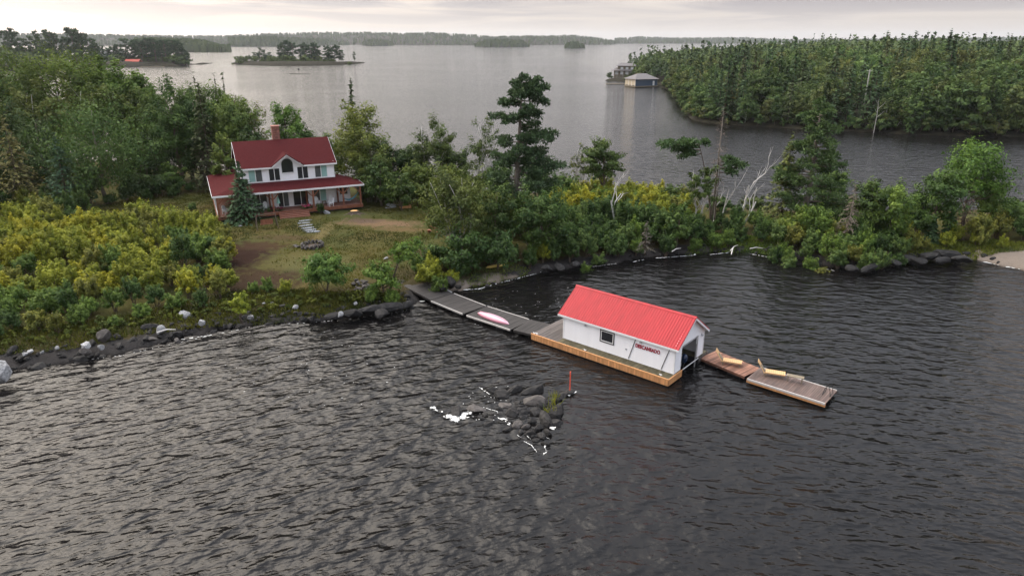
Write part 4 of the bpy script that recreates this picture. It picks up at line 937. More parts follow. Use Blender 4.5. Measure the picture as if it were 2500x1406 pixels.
def planter(label, x, y, seed, dark=1.0):
    e = thing('flower_planter', label, 'flowers', hw(x, y, ZD + .004), HYAW, None)
    MB().add(*(lambda n: ([(math.cos(2 * math.pi * i / n) * .30, math.sin(2 * math.pi * i / n) * .25, 0) for i in range(n)] + [(math.cos(2 * math.pi * i / n) * .42, math.sin(2 * math.pi * i / n) * .34, .36) for i in range(n)], [tuple(range(n))[::-1], tuple(range(n, 2 * n))] + [(i, (i + 1) % n, n + (i + 1) % n, n + i) for i in range(n)]))(10)).build('pot', M['soil'], e)
    rng = np.random.default_rng(seed); C = rng.uniform((-.75, -.35, .3), (.75, .35, .55), (16, 3))
    Q, T = clump_leaves(rng, C, np.full(16, .24), 26, .07, centre=np.array([0, 0, .2])); fo = link('flowers', quad_mesh('flowers', Q, M['petal'], T), e); fo.color = (dark, dark * .9, dark, 1)
    Q, T = clump_leaves(rng, C - np.array([0, 0, .14]), np.full(16, .26), 14, .08, centre=np.array([0, 0, .2])); link('leaves', quad_mesh('leaves', Q, M['leaf'], T), e)
planter('bright pink flowers in a low planter right of the steps', 7.55, -2.25, 5)
planter('dark red flowers in a low planter left of the steps', 3.75, -2.2, 6, .38)
e = thing('garden_parasol', 'folded pale teal parasol on the porch left of the patio door', 'parasol', hw(4.1, -1.6, ZD + .004), HYAW)
MB().tube([(0, 0, 0), (0, 0, 1.9)], .025, 6).build('pole', M['white_paint'], e); MB().tube([(0, 0, .95), (.03, 0, 1.25), (.0, 0, 1.9)], [.28, .2, .04], 8).build('canopy', M['teal_cloth'], e)
MB().tube([(0, 0, 0), (0, 0, .06)], .25, 10).build('base', M['black'], e)

# ---- on the lawn
def on_lawn(u, v): return on_near(u, v)
p = on_lawn(652, 556); e = thing('garden_swing', 'wooden garden swing bench with A-frame on the lawn before the spruce', 'swing', p, HYAW + .05)
for x in (-1.15, 1.15):
    for s in (-1, 1): MB().tube([(x * 1.12, s * .75, -.05), (x, 0, 1.75)], .05, 6).build('frame_leg', M['bark'], e)
MB().tube([(-1.15, 0, 1.75), (1.15, 0, 1.75)], .05, 6).build('top_bar', M['bark'], e)
for i in range(4): MB().box((-.75, -.30 + .14 * i, .50), (.75, -.18 + .14 * i, .53)).build('seat_slat', M['timber'], e)
for i in range(5): MB().bar((-.75, -.34 - .02 * i, .62 + .13 * i), (.75, -.34 - .02 * i, .62 + .13 * i), .02, .115, up=(0, 0, 1)).build('back_slat', M['timber'], e)
for x in (-.74, .74): MB().tube([(x, 0, .5), (x * 1.2, 0, 1.74)], .012, 4).build('chain', M['black'], e)
# stump
e = thing('tree_stump', 'freshly cut orange tree stump with torn roots on the lawn', 'stump', (stump_p[0], stump_p[1], stump_p[2] + .36))
sp_ = MB(); n = 14; rng = np.random.default_rng(3); rr = 1 + .12 * rng.normal(size=n)
V = [(math.cos(2 * math.pi * i / n) * k * rr[i], math.sin(2 * math.pi * i / n) * k * rr[i] * .8, z) for k, z in ((1.0, -.3), (.62, .1), (.52, .42)) for i in range(n)]
sp_.add(V, [(a * n + i, a * n + (i + 1) % n, (a + 1) * n + (i + 1) % n, (a + 1) * n + i) for a in range(2) for i in range(n)]); sp_.build('trunk', M['bark'], e)
MB().add([(x, y, z + .002) for x, y, z in V[2 * n:]] , [tuple(range(n))]).build('cut_face', M['stump_top'], e)
for i in range(6):
    a = i * 1.05 + .3; MB().tube([(math.cos(a) * .5, math.sin(a) * .4, .05), (math.cos(a) * 1.1, math.sin(a) * .9, -.08), (math.cos(a) * 1.9, math.sin(a) * 1.5, -.32)], [.16, .10, .03], 5).build('root', M['bark'], e)
# stepping stones
for i, (u, v) in enumerate(((745, 539), (742, 545), (746, 551), (751, 557), (757, 562), (764, 566))):
    p = on_lawn(u, v); rng = random.Random(i); pts = [(math.cos(t) * (.9 if abs(math.cos(t)) > .6 else .7) * (1.0 + rng.uniform(-.1, .1)), math.sin(t) * .33 * (1 + rng.uniform(-.15, .15))) for t in np.linspace(0, 2 * math.pi, 9)[:-1]]
    o_ = MB().prism(pts, -.08, .05).build('stepping_stone', M['slate'], None, p, (0, 0, HYAW + rng.uniform(-.15, .15)))
    props(o_, 'flat blue-grey slate stepping stone in the path from the porch steps', 'stepping stone', 'stepping stones below the porch steps')

# ================================================================ ROCKS
import bmesh
def rock_mesh(seed, mat, sub=2, ang=0.5):
    bm = bmesh.new(); bmesh.ops.create_icosphere(bm, subdivisions=sub, radius=1.0); o = Vector((seed * 3.7, seed * 1.3, seed * 2.1))
    rng = random.Random(seed)
    cuts = [(Vector((rng.gauss(0, 1), rng.gauss(0, 1), rng.gauss(.3, 1))).normalized(), rng.uniform(.5, .82)) for _ in range(9)]
    for v in bm.verts:
        p = v.co * (1 + .32 * mn.noise(v.co * 1.3 + o))
        for n_, d_ in cuts:
            k = p.dot(n_)
            if k > d_: p = p - n_ * (k - d_) * .96
        v.co = p * (1 + .05 * mn.noise(v.co * 5 + o))
    me = bpy.data.meshes.new('rock'); bm.to_mesh(me); bm.free(); me.materials.append(mat); return me
RK = {k: [rock_mesh(i + 1 + 20 * j, M[k]) for i in range(6)] for j, k in enumerate(('rock_dark', 'rock_mid', 'rock_pale'))}
rr_ = random.Random(11)
def rock(loc, size, kind, label, group=None, name='rock', flat=.6, rz=None):
    o = link(name, rr_.choice(RK[kind]), None, loc, (rr_.uniform(-.3, .3), rr_.uniform(-.3, .3), rr_.uniform(0, 6.3) if rz is None else rz), (size[0], size[1], size[2]) if hasattr(size, '__len__') else (size, size * rr_.uniform(.65, 1), size * flat))
    return props(o, label, 'rock', group)
# dark rocks along both waterlines
def along(px, step):
    P = [np.array(at(u, v)[:2]) for u, v in px]; out = []
    for a, b in zip(P[:-1], P[1:]):
        L = np.linalg.norm(b - a); n = max(1, int(L / step))
        for i in range(n): out.append((a + (b - a) * (i + rr_.random()) / n, (b - a) / L))
    return out
bank = 'wet black rocks along the bank below the thicket'
for p, d in along(SHORE_PX[1:13], .27):
    n_ = np.array([-d[1], d[0]]); off = rr_.uniform(-.35, 2.3); q = p + n_ * off; s = rr_.uniform(.18, .5) * (1.6 if rr_.random() < .15 else 1)
    rock((q[0], q[1], max(near_z(*q), -.05) + s * .05), s, 'rock_dark', 'wet black angular rock at the waterline below the shrubs and lawn', bank, 'shore_rock')
for p, d in along(SHORE_PX[18:31], .75):
    n_ = np.array([-d[1], d[0]]); q = p + n_ * rr_.uniform(-.3, 1.3); s = rr_.uniform(.2, .7)
    rock((q[0], q[1], max(near_z(*q), -.05)), s, 'rock_dark', 'wet black rock along the far bank of the small bay', 'black rocks along the bay shore', 'shore_rock')
for u, v, s in ((2220, 628, 1.5), (2270, 622, 2.0), (2320, 622, 2.2), (2350, 630, 1.6), (2185, 640, 1.2), (2245, 636, 1.4), (2300, 632, 1.3), (2120, 652, 1.3), (2080, 652, 1.1)):
    x, y, z = on_near(u, v); s *= .75; rock((x, y, z - .1), (s * 1.2, s * .8, s * .42), 'rock_dark', 'long dark bedrock slab sloping into the water beside the sandy beach', 'bedrock slabs beside the beach', 'shore_rock', rz=rr_.uniform(-.4, .4))
for u, v, s in ((860, 760, 1.8), (905, 752, 1.9), (950, 745, 1.8), (990, 742, 1.2), (820, 768, 1.4), (930, 760, 1.2)):
    x, y, z = on_near(u, v); s *= .72; rock((x, y, z - .15), (s, s * .75, s * .42), 'rock_dark', 'large dark bedrock outcrop on the bank under the gangway end of the lawn', 'bedrock outcrops below the lawn', 'shore_rock', rz=.3)
for u, v, s in ((1097, 690, 1.1), (1080, 700, .8), (1118, 700, .5), (1190, 697, .35), (1206, 692, .3), (1335, 655, .8), (1365, 652, .8), (1405, 646, .8)):
    x, y, z = on_near(u, v); rock((x, y, z), (s, s * .8, s * .6), 'rock_dark', 'dark rock bedded at the edge of the small sandy beach', 'rocks round the small beach', 'shore_rock')
PALE = [(455, 772, 1.05, 'large pale granite boulder in the grass above the black rocks'), (390, 806, .85, 'pale grey boulder with a flat face just above the waterline'), (494, 790, .62, 'rounded white-grey boulder beside the yellow-green grass'),
        (213, 848, .80, 'pale pointed boulder on top of the black shore rocks'), (208, 862, .75, 'grey-brown boulder under the pale pointed one'), (247, 850, .55, 'small pale boulder beside the pointed boulder'), (253, 825, 1.2, 'broad brown-grey boulder half buried in the bank'),
        (375, 829, .55, 'brown-grey rounded rock by the driftwood stick'), (433, 834, .55, 'upright brown-grey rock at the water edge'), (610, 778, .60, 'rounded pale blue-grey boulder under the yellow sapling'), (830, 768, .62, 'oval pale boulder on the black bedrock'),
        (722, 751, .58, 'pale round boulder on the bank under the round bush'), (645, 743, .4, 'small grey stone in the wild grass'), (4, 915, 1.75, 'huge rounded grey boulder standing in the water'),
        (74, 860, .5, 'small pale stone at the edge of the grass'), (140, 852, .4, 'small pale cobble in the grass edge'), (60, 866, .4, 'flat pale cobble on the black rocks'), (868, 742, .4, 'small pale stone on the grassy bedrock'), (665, 741, .35, 'small round grey stone beside the wild grass'), (103, 862, .32, 'little pale stone half under the grass')]
for u, v, s, lab in PALE:
    x, y, z = on_near(u, v); k = 'rock_mid' if 'brown' in lab else 'rock_pale'
    s *= .68; rock((x, y, z + s * .22), (s, s * .8, s * .72), k, lab, None, 'boulder')
for u, v, s, lab in ((955, 502, .9, 'pale flat boulder on the lawn beside the planter box'), (958, 507, .6, 'smaller pale boulder in front of the flat one by the planter box'), (945, 509, .4, 'little stone beside the lawn boulders'), (800, 521, .75, 'pale stones by the porch deck edge'), (585, 553, .35, 'small pale stone on the grass below the spruce'), (942, 631, .35, 'flat grey stone on the lawn behind the leaning sapling')):
    x, y, z = on_near(u, v); rock((x, y, z + .05), (s, s * .7, s * .4), 'rock_pale', lab, None, 'boulder')
# stone heap by the lawn edge
for i in range(26):
    x, y, z = on_near(885 + rr_.gauss(0, 13), 702 + rr_.gauss(0, 7)); rock((x, y, z + rr_.uniform(.05, .3)), rr_.uniform(.2, .4), 'rock_mid', 'grey stone in the heap on the slope between the two saplings', 'stone heap between the saplings', 'stone')
# fire pit ring
fx, fy, fz = on_near(763, 602)
for k in range(2):
    for i in range(16):
        a = 2 * math.pi * (i + .5 * k) / 16; r = 1.2 + rr_.uniform(-.08, .08)
        rock((fx + math.cos(a) * r, fy + math.sin(a) * r, fz + .12 + .24 * k), rr_.uniform(.22, .30), 'rock_mid', 'grey stone in the round fire pit ring on the lawn', 'fire pit stones', 'stone', flat=.8)
for i in range(5):
    rock((fx - 1.9 + rr_.uniform(-.3, .3), fy + rr_.uniform(-.3, .3), fz + .1), rr_.uniform(.2, .28), 'rock_mid', 'loose grey stone beside the fire pit ring', 'loose stones by the fire pit', 'stone')
props(MB().prism([(fx + math.cos(t) * .98, fy + math.sin(t) * .98) for t in np.linspace(0, 2 * math.pi, 15)[:-1]], fz - .1, fz + .09).build('ash_bed', M['soil']), 'dark ash bed inside the stone fire pit', 'ashes')
# reef in front of the float
RE = [(1215, 965, 1.15, 'd'), (1195, 955, .8, 'd'), (1252, 953, 1.0, 'd'), (1300, 957, 1.3, 'd'), (1228, 990, .8, 'm'), (1300, 980, 1.35, 'm'), (1325, 990, .8, 'd'), (1262, 985, .5, 'd'), (1240, 978, .45, 'd'),
      (1275, 1000, .8, 'd'), (1248, 1009, 1.0, 'd'), (1283, 1007, .6, 'd'), (1310, 1004, 1.0, 'd'), (1262, 997, .7, 'd'), (1335, 1025, 1.3, 'd'), (1360, 1012, 1.2, 'd'), (1365, 1035, .9, 'd'), (1375, 995, .7, 'd'), (1385, 965, .8, 'd'), (1402, 957, .75, 'd'), (1370, 975, .8, 'd'),
      (1260, 1035, .7, 'm'), (1285, 1042, .6, 'm'), (1237, 1048, .5, 'd'), (1300, 1030, .6, 'd'), (1318, 1045, .8, 'd'), (1295, 1060, .6, 'd'), (1325, 1065, .6, 'd'), (1270, 1055, .5, 'd'), (1240, 1030, .4, 'd'), (1340, 1055, .7, 'd'), (1310, 1075, .5, 'd'), (1335, 1085, .45, 'd'),
      (1160, 1000, .85, 'm'), (1140, 998, .6, 'm'), (1175, 1012, .5, 'd'), (1185, 1035, .6, 'd'), (1165, 1022, .4, 'd'), (1100, 1005, .9, 'd'), (1195, 1018, .35, 'd'), (1215, 1000, .4, 'd'), (1278, 1020, .5, 'd'), (1350, 990, .6, 'd')]
for u, v, s, k in RE:
    x, y, _ = at(u, v); s *= .80; x += (1.0 - x) * .08; rock((x, y, -.02), (s, s * rr_.uniform(.6, .85), s * rr_.uniform(.5, .72)), 'rock_dark' if k == 'd' else 'rock_mid', 'wet black boulder in the low reef in front of the float' if k == 'd' else 'brown-grey dry-topped boulder in the low reef in front of the float', 'dark reef boulders' if k == 'd' else 'brown reef boulders', 'reef_rock')
for i in range(70):
    x, y, _ = at(1285 + rr_.gauss(0, 42), 1012 + rr_.gauss(0, 26)); rock((x, y, -.10), rr_.uniform(.15, .34), 'rock_dark', 'small wet black stone filling the reef between its boulders', 'small reef stones', 'reef_rock')
x, y, _ = at(1391, 958); e = thing('marker_pole', 'thin orange marker pole standing on the reef', 'pole', (x, y, 0), 0)
MB().tube([(0, 0, -.3), (0, 0, 1.72)], .045, 8).build('shaft', M['orange'], e); MB().tube([(0, 0, 1.721), (0, 0, 1.76)], .05, 8).build('cap', M['orange'], e)
# grass sprigs on the reef
def sprig(loc, n, h, label, color, seed, spread=.3):
    rng = np.random.default_rng(seed); b = rng.normal(0, spread, (n, 3)) * np.array([1, 1, 0]); d = unit(rng.normal(0, .35, (n, 3)) + np.array([0, 0, 1.0])); L = h * rng.uniform(.5, 1.1, n)[:, None]
    s = unit(np.cross(d, rng.normal(size=(n, 3)))) * .03; Q = np.stack([b - s, b + s, b + d * L + s * .3, b + d * L - s * .3], 1)
    o = link('grass_tuft', quad_mesh('grass_tuft', Q, M['leaf'], rng.random(n)), None, loc); o.color = (*color, 1); return props(o, label, 'grass')
for i, (u, v, h, sp) in enumerate(((1345, 1003, .75, .2), (1352, 985, 1.0, .14), (1358, 968, .7, .2))):
    x, y, _ = at(u, v, .3); sprig((x, y, .2), 26, h * .8, ['short yellow-green grass tuft on the middle of the reef', 'tall yellow grass tuft on the reef', 'dry yellow grass tuft below the orange pole'][i], (2.2, 1.7, .8), i, sp)

# ---- foam
def blob(mb, x, y, rx, ry, rz, seed, z=.035, n=18, wobble=.45):
    rng = random.Random(seed); V = [(x, y, z + .01)]
    for i in range(n):
        t = 2 * math.pi * i / n; k = 1 + wobble * (mn.noise(Vector((math.cos(t) * 1.6 + seed, math.sin(t) * 1.6, seed * .7))) * 1.6 + rng.uniform(-.25, .25)); a, b = math.cos(t) * rx * k, math.sin(t) * ry * k
        V.append((x + a * math.cos(rz) - b * math.sin(rz), y + a * math.sin(rz) + b * math.cos(rz), z))
    mb.add(V, [(0, i + 1, (i + 1) % n + 1) for i in range(n)])
fm = MB()
for i, (u, v, rx, ry, rz) in enumerate([(1112, 1022, .75, .40, -.5), (1130, 1017, .65, .40, .4), (1140, 1010, .4, .22, .6), (1098, 1016, .45, .22, .2), (1057, 996, .25, .22, 0), (1064, 1002, .22, .10, -.7), (1350, 1046, .24, .22, 0), (1340, 1039, .12, .14, 0)]):
    x, y, _ = at(u, v); rgf = random.Random(i)
    for k in range(26):                            # broken, lacy edges
        a_, q_ = rgf.uniform(0, 6.28), math.sqrt(rgf.random()); ex, ey = math.cos(a_) * rx * q_ * 1.05, math.sin(a_) * ry * q_ * 1.1; s_ = (1.15 - q_) * rgf.uniform(.14, .3) * (rx + ry)
        blob(fm, x + ex * math.cos(rz) - ey * math.sin(rz), y + ex * math.sin(rz) + ey * math.cos(rz), s_, s_ * .6, rz, i * 31 + k, z=.03 + .002 * k, n=11, wobble=.6)
def foam_line(mb, pts, w, seed, dens=1.0):
    rng = random.Random(seed); P = [np.array(at(u, v)[:2]) for u, v in pts]
    for a, b in zip(P[:-1], P[1:]):
        L = np.linalg.norm(b - a); n = max(1, int(L / (w * 2.4) * dens))
        for i in range(n):
            q = a + (b - a) * (i + rng.random()) / n + np.array([rng.gauss(0, w * .35), rng.gauss(0, w * .35)])
            s = w * rng.uniform(.3, 1.1); blob(mb, q[0], q[1], s * rng.uniform(1, 2.2), s * .6, math.atan2(*(b - a)[::-1]) + rng.gauss(0, .2), rng.random() * 99, n=9)
for i, (pts, w, dn) in enumerate([([(1212, 1018), (1232, 1026), (1245, 1036)], .14, 1.6), ([(1262, 1062), (1272, 1068)], .04, 1.5), ([(1282, 1060), (1296, 1073)], .03, 1.6), ([(1280, 1078), (1298, 1088), (1312, 1106)], .04, 1.5), ([(1318, 1062), (1342, 1072)], .04, 1.5),
                              ([(1337, 1082), (1330, 1092), (1334, 1102), (1326, 1112)], .06, 1.4), ([(1386, 968), (1402, 958)], .12, 1.6), ([(1168, 945), (1195, 962)], .09, 1.2), ([(1180, 995), (1215, 1005)], .05, 1.0), ([(1076, 1003), (1084, 1009)], .1, 1)]):
    foam_line(fm, pts, w, i, dn)
props(fm.build('foam', M['foam']), kind='stuff')
fm = MB()
for i, (pts, w, dn) in enumerate([([(1120, 709), (1165, 706), (1196, 699), (1210, 693)], .17, 1.4), ([(1225, 690), (1295, 672), (1320, 665)], .10, 1.0), ([(1445, 652), (1505, 644)], .09, 1.8), ([(1545, 640), (1575, 634)], .12, 1.5), ([(1600, 631), (1640, 628), (1690, 624), (1700, 621)], .13, 1.6), ([(1735, 622), (1780, 617)], .12, 1.4), ([(1835, 621), (1925, 637), (1935, 640)], .12, 1.3),
                              ([(2020, 658), (2035, 661)], .1, 1.2), ([(2230, 636), (2350, 634)], .07, .6), ([(2395, 637), (2440, 648), (2500, 660)], .22, 2.2), ([(1030, 736), (1045, 734)], .2, 1.6), ([(820, 785), (1000, 757)], .09, .5), ([(690, 793), (850, 780)], .11, .5), ([(440, 830), (520, 818)], .11, .9), ([(100, 893), (300, 868), (440, 836), (620, 797)], .07, .35), ([(620, 788), (640, 786)], .2, 1.0)]):
    foam_line(fm, pts, w, 50 + i, dn)
props(fm.build('foam', M['foam']), kind='stuff')
fm = MB(); rg = random.Random(8)
for i in range(120):
    u, v = (rg.uniform(1150, 1420), rg.uniform(700, 800)) if i < 50 else (rg.uniform(1120, 1240), rg.uniform(940, 1030)) if i < 85 else (rg.uniform(520, 1000), rg.uniform(790, 1000))
    x, y, _ = at(u, v); blob(fm, x, y, rg.uniform(.02, .07), rg.uniform(.02, .035), rg.uniform(-.4, .4), i, n=6)
props(fm.build('foam', M['foam']), kind='stuff')
# driftwood
for i, (u0, v0, u1, v1, r, lab) in enumerate([(385, 818, 430, 812, .06, 'bleached driftwood stick lying on the black rocks beside a round rock'), (1782, 617, 1800, 604, .04, 'short bleached log leaning at the bay waterline'), (1785, 626, 1790, 610, .06, 'mossy log reaching from the bay shore into the water'), (1830, 612, 1862, 612, .05, 'thin driftwood pole along the bay shore'), (1640, 619, 1662, 612, .05, 'pale branch washed up on the bay bank'), (128, 770, 152, 778, .05, 'dead grey branch sticking from the thicket front')]):
    a, b = on_near(u0, v0), on_near(u1, v1); e = props(MB().tube([(a[0], a[1], a[2] + .25), ((a[0] + b[0]) / 2, (a[1] + b[1]) / 2 + .1, (a[2] + b[2]) / 2 + .38), (b[0], b[1], b[2] + .3)], [r, r * .9, r * .5], 6).build('driftwood', M['deadwood']), lab, 'driftwood')

# ---- lawn furniture at the right
p = on_lawn(990, 508); e = thing('planter_box', 'raised wooden planter box with trellis back and green plants on the lawn', 'planter', p, HYAW)
for (a, b) in (((-.75, -.35, 0), (.75, -.30, .38)), ((-.75, .30, 0), (.75, .35, .38)), ((-.75, -.298, 0), (-.70, .298, .38)), ((.70, -.298, 0), (.75, .298, .38))): MB().box(a, b).build('side_board', M['cedar'], e)
MB().box((-.69, -.29, .05), (.69, .29, .32)).build('earth', M['soil'], e)
for i in range(6): MB().box((-.72 + .27 * i, .352, .3), (-.66 + .27 * i, .39, 1.2)).build('trellis_slat', M['bark'], e)
rng = np.random.default_rng(2); Q, T = clump_leaves(rng, rng.uniform((-.6, -.2, .4), (.6, .2, .6), (12, 3)), np.full(12, .22), 20, .08); fo = link('leaves', quad_mesh('leaves', Q, M['leaf'], T), e); fo.color = (1.3, 1.7, 1, 1)
p = on_lawn(1060, 572); e = thing('lawn_bench', 'low red-brown wooden bench at the edge of the lawn under the birches', 'bench', p, -.7)
for i in range(3): MB().box((-1.1, -.22 + .15 * i, .40), (1.1, -.09 + .15 * i, .44)).build('seat_slat', M['timber'], e)
for i in range(2): MB().box((-1.1, .26, .55 + .17 * i), (1.1, .30, .69 + .17 * i)).build('back_slat', M['timber'], e)
for x in (-.9, .9): MB().box((x - .05, -.2, 0), (x + .05, .25, .398)).build('leg', M['timber'], e)
p = on_lawn(928, 505)

# ================================================================ NEAR TREES (each its own)
def tree_at(u, v, vtop, wpx, kind, label, color, seed, **kw):
    loc, h, w = place(u, v, vtop, wpx); return tree_loc(loc, h, w, kind, label, color, seed, **kw)
def tree_top(u, v, Y, wpx, kind, label, color, seed, **kw):
    z1 = z_at(Y, v); dep = Y * CP - (z1 - CAM_H) * SP; x = (u - 1250) / FPX * dep; z0 = max(near_z(x, Y), .1)
    return tree_loc((x, Y, z0), z1 - z0, wpx / FPX * dep, kind, label, color, seed, **kw)
def tree_loc(loc, h, w, kind, label, color, seed, group=None, **kw):
    if kind == 'decid':
        kw.setdefault('leaves', int(min(15000, max(3500, 130 * w * h)))); kw.setdefault('size', .14)
        kw.setdefault('clumps', int(min(120, max(26, 26 + .5 * w * h))))
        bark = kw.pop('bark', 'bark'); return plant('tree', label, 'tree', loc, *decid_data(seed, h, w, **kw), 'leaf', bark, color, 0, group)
    if kind == 'birch':
        kw.setdefault('leaves', int(min(12000, max(2800, 85 * w * h)))); kw.setdefault('size', .13); kw.setdefault('clumps', int(min(110, max(30, .55 * w * h)))); kw.setdefault('stems', 3); kw.setdefault('shell', .3); kw.setdefault('clump_r', .11)
        return plant('birch_tree', label, 'birch', loc, *decid_data(seed, h, w, **kw), 'leaf', 'birch', color, 0, group)
    if kind == 'spruce':
        kw.setdefault('whorls', int(max(14, h * 2.4))); kw.setdefault('per', 12); kw.setdefault('quads', 13); kw.setdefault('size', .24)
        lf_ = kw.pop('leaf', 'needle'); bk_ = kw.pop('bark', 'bark'); nm = kw.pop('name', 'spruce_tree'); ct = kw.pop('cat', 'spruce')
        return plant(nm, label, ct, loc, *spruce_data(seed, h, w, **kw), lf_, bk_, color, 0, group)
    if kind == 'dead':
        e = thing('dead_tree', label, 'dead tree', loc, 0, group); dead_mb(seed, h, **kw).build('trunk', M['deadwood'], e, smooth=True); return e
G1, G2, G3, G4, G5 = (1, 1, 1), (.72, .86, .80), (1.45, 1.25, .85), (1.1, 1.25, .9), (1.55, 1.55, .95)
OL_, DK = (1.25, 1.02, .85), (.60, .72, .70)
T_ = tree_at
# left wood around the clearing
T_(265, 497, 232, 262, 'decid', 'big round-crowned green maple with grey trunk at the edge of the clearing', (.85, 1.05, .85), 1, base=.13, leaves=15000, clumps=150, bark='bark_grey', low=-.95)
T_(62, 512, 288, 165, 'spruce', 'browned half-dead spruce standing in front of the left wood', (2.2, 1.35, 1.0), 2, droop=.35)
T_(172, 516, 325, 125, 'spruce', 'blue-green young spruce beside the browned spruce', (.95, 1.1, 1.25), 3, droop=.3)
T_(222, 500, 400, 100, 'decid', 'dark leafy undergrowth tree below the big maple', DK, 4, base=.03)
T_(522, 466, 206, 118, 'spruce', 'tall dark narrow spruce left of the house', (.95, .78, .66), 5, power=.85)
tree_top(537, 318, 101, 66, 'decid', 'slim light green tree behind the left corner of the house', (1.35, 1.35, .9), 6, base=.05, lump=.3)
T_(432, 470, 393, 66, 'decid', 'small green tree at the far edge of the clearing', (.95, 1.15, .85), 7, base=.04)
T_(345, 488, 420, 85, 'decid', 'dark low bushy tree under the maple beside the clearing', DK, 8, base=.03)
T_(395, 478, 425, 70, 'decid', 'dark bushy sapling at the back of the clearing', DK, 9, base=.03)
tree_top(405, 205, 112, 130, 'decid', 'dark green spreading tree behind the maple with lighter top', (.8, 1.0, .8), 10, base=.1)
tree_top(470, 215, 114, 110, 'decid', 'deep green tree between the maple and the tall spruce', (.66, .86, .76), 11, base=.06)
tree_top(355, 215, 118, 110, 'decid', 'mid-green leafy tree behind the big maple', (1.0, 1.1, .8), 12, base=.1)
tree_top(565, 192, 110, 120, 'decid', 'light green tall tree behind the house roof end', (1.15, 1.25, .85), 13, base=.08)
tree_top(618, 250, 113, 70, 'decid', 'thin brownish tree behind the house roof', (1.2, .95, .8), 14, base=.1, leaves=1800)
tree_top(600, 300, 106, 90, 'decid', 'dark green tree close behind the house ridge', DK, 15, base=.04)
tree_top(690, 238, 106, 100, 'decid', 'bright green round tree behind the chimney', (1.1, 1.45, .9), 16, base=.1)
tree_top(740, 300, 108, 90, 'decid', 'dark tree behind the right half of the house roof', (.7, .9, .7), 17, base=.05)
tree_top(640, 330, 104, 70, 'decid', 'dark bush tree behind the ridge left of the chimney', DK, 18, base=.03)
tree_top(855, 190, 116, 62, 'spruce', 'dark pointed spruce top rising behind the yellow-green tree', (.8, .8, .75), 19, sparse=.2)
tree_top(865, 232, 103, 138, 'decid', 'tall yellow-green tree at the right end of the house', (1.55, 1.35, .85), 20, base=.08, leaves=12000, clumps=120)
tree_top(905, 330, 100, 100, 'decid', 'olive-green lower tree leaning beside the yellow-green tree', (1.2, 1.15, .8), 21, base=.05)
tree_top(960, 345, 104, 90, 'decid', 'dark green tree behind the lawn boulders', DK, 22, base=.04)
tree_top(925, 385, 97, 90, 'decid', 'dense dark bush tree at the right corner of the porch', (.62, .78, .68), 23, base=.02)
tree_top(1058, 280, 104, 150, 'birch', 'birch with wide airy crown against the lake behind the lawn', (.78, .82, .72), 24, base=.15)
tree_top(1180, 275, 103, 100, 'birch', 'slender airy birch against the lake beside the white pine', (.82, .86, .7), 25, base=.2, leaves=2600)
tree_top(1015, 400, 98, 90, 'decid', 'rounded green bush tree behind the planter box', (1.15, 1.15, .75), 26, base=.02)
tree_top(1090, 395, 98, 100, 'decid', 'rounded yellow-green bush tree between lawn and birches', (1.35, 1.25, .75), 27, base=.02)
tree_top(975, 420, 94, 80, 'decid', 'dark shrubby tree at the back of the lawn', (.8, .9, .7), 28, base=.02)
tree_top(1150, 420, 95, 90, 'decid', 'mid-green bush tree behind the leaning birch', (1.0, 1.0, .7), 29, base=.02)
# point of land right of the lawn
T_(1130, 640, 408, 215, 'birch', 'many-stemmed white-trunked birch leaning over the lawn edge', (1.05, .98, .78), 30, base=.14, stems=5, leaves=11000, lean=(-1.2, 0), clumps=120)
T_(1215, 615, 440, 120, 'decid', 'dense dark green tree under the white pine', (.72, .85, .7), 31, base=.05)
T_(1130, 665, 560, 130, 'decid', 'dark green bushy tree on the bank beside the gangway', (.66, .88, .78), 32, base=.02)
T_(1215, 655, 560, 110, 'decid', 'dark bushy tree above the yellow kayak', (.62, .82, .72), 33, base=.02)
T_(1320, 628, 452, 130, 'decid', 'broad dark green tree right of the pine trunk', (.70, .90, .72), 34, base=.05)
T_(1305, 622, 520, 80, 'birch', 'crooked white-stemmed birch below the pine', (.85, .9, .75), 35, base=.3, leaves=1500)
tree_top(1478, 335, 101, 108, 'decid', 'dark oak-like tree with flat branches against the lake', (.75, .85, .68), 36, base=.25, lump=.6, flat=.4)
tree_top(1420, 345, 103, 70, 'birch', 'sparse twiggy grey birch beside the dark oak-like tree', (.9, .8, .7), 37, base=.2, leaves=900)
T_(1700, 565, 388, 92, 'birch', 'thin birch with light foliage and white trunk beside the dead conifer', (.9, .98, .8), 38, base=.3, leaves=3200, stems=2)
T_(1905, 548, 330, 105, 'spruce', 'brown-green cedar with pointed top beside the large pine', (1.7, 1.35, .85), 39, droop=.15, sparse=.1)
T_(1935, 588, 515, 88, 'decid', 'small bright green tree at the foot of the large pine', (1.5, 1.5, .85), 40, base=.1)
T_(2062, 610, 452, 105, 'spruce', 'dead grey-brown spruce with bare drooping twigs', (1.3, 1.2, 1.15), 41, leaf='deadneedle', bark='bark_grey', sparse=.15, droop=.3, per=13, quads=12, size=.2, thin=.12, name='dead_spruce', cat='dead tree')
T_(2108, 590, 422, 96, 'decid', 'blue-green leafy tree between dead spruce and bright sapling', (.85, 1.0, .85), 42, base=.08)
T_(2160, 600, 432, 110, 'decid', 'bright green young tree with open crown near the bedrock', (1.25, 1.45, .85), 43, base=.12, leaves=4200)
T_(2272, 580, 402, 128, 'decid', 'green rounded tree in front of the tall bright tree', (.8, 1.02, .75), 44, base=.08)
T_(2350, 560, 345, 172, 'decid', 'tall bright green tree near the end of the point', (.95, 1.3, .7), 45, base=.3, leaves=9000)
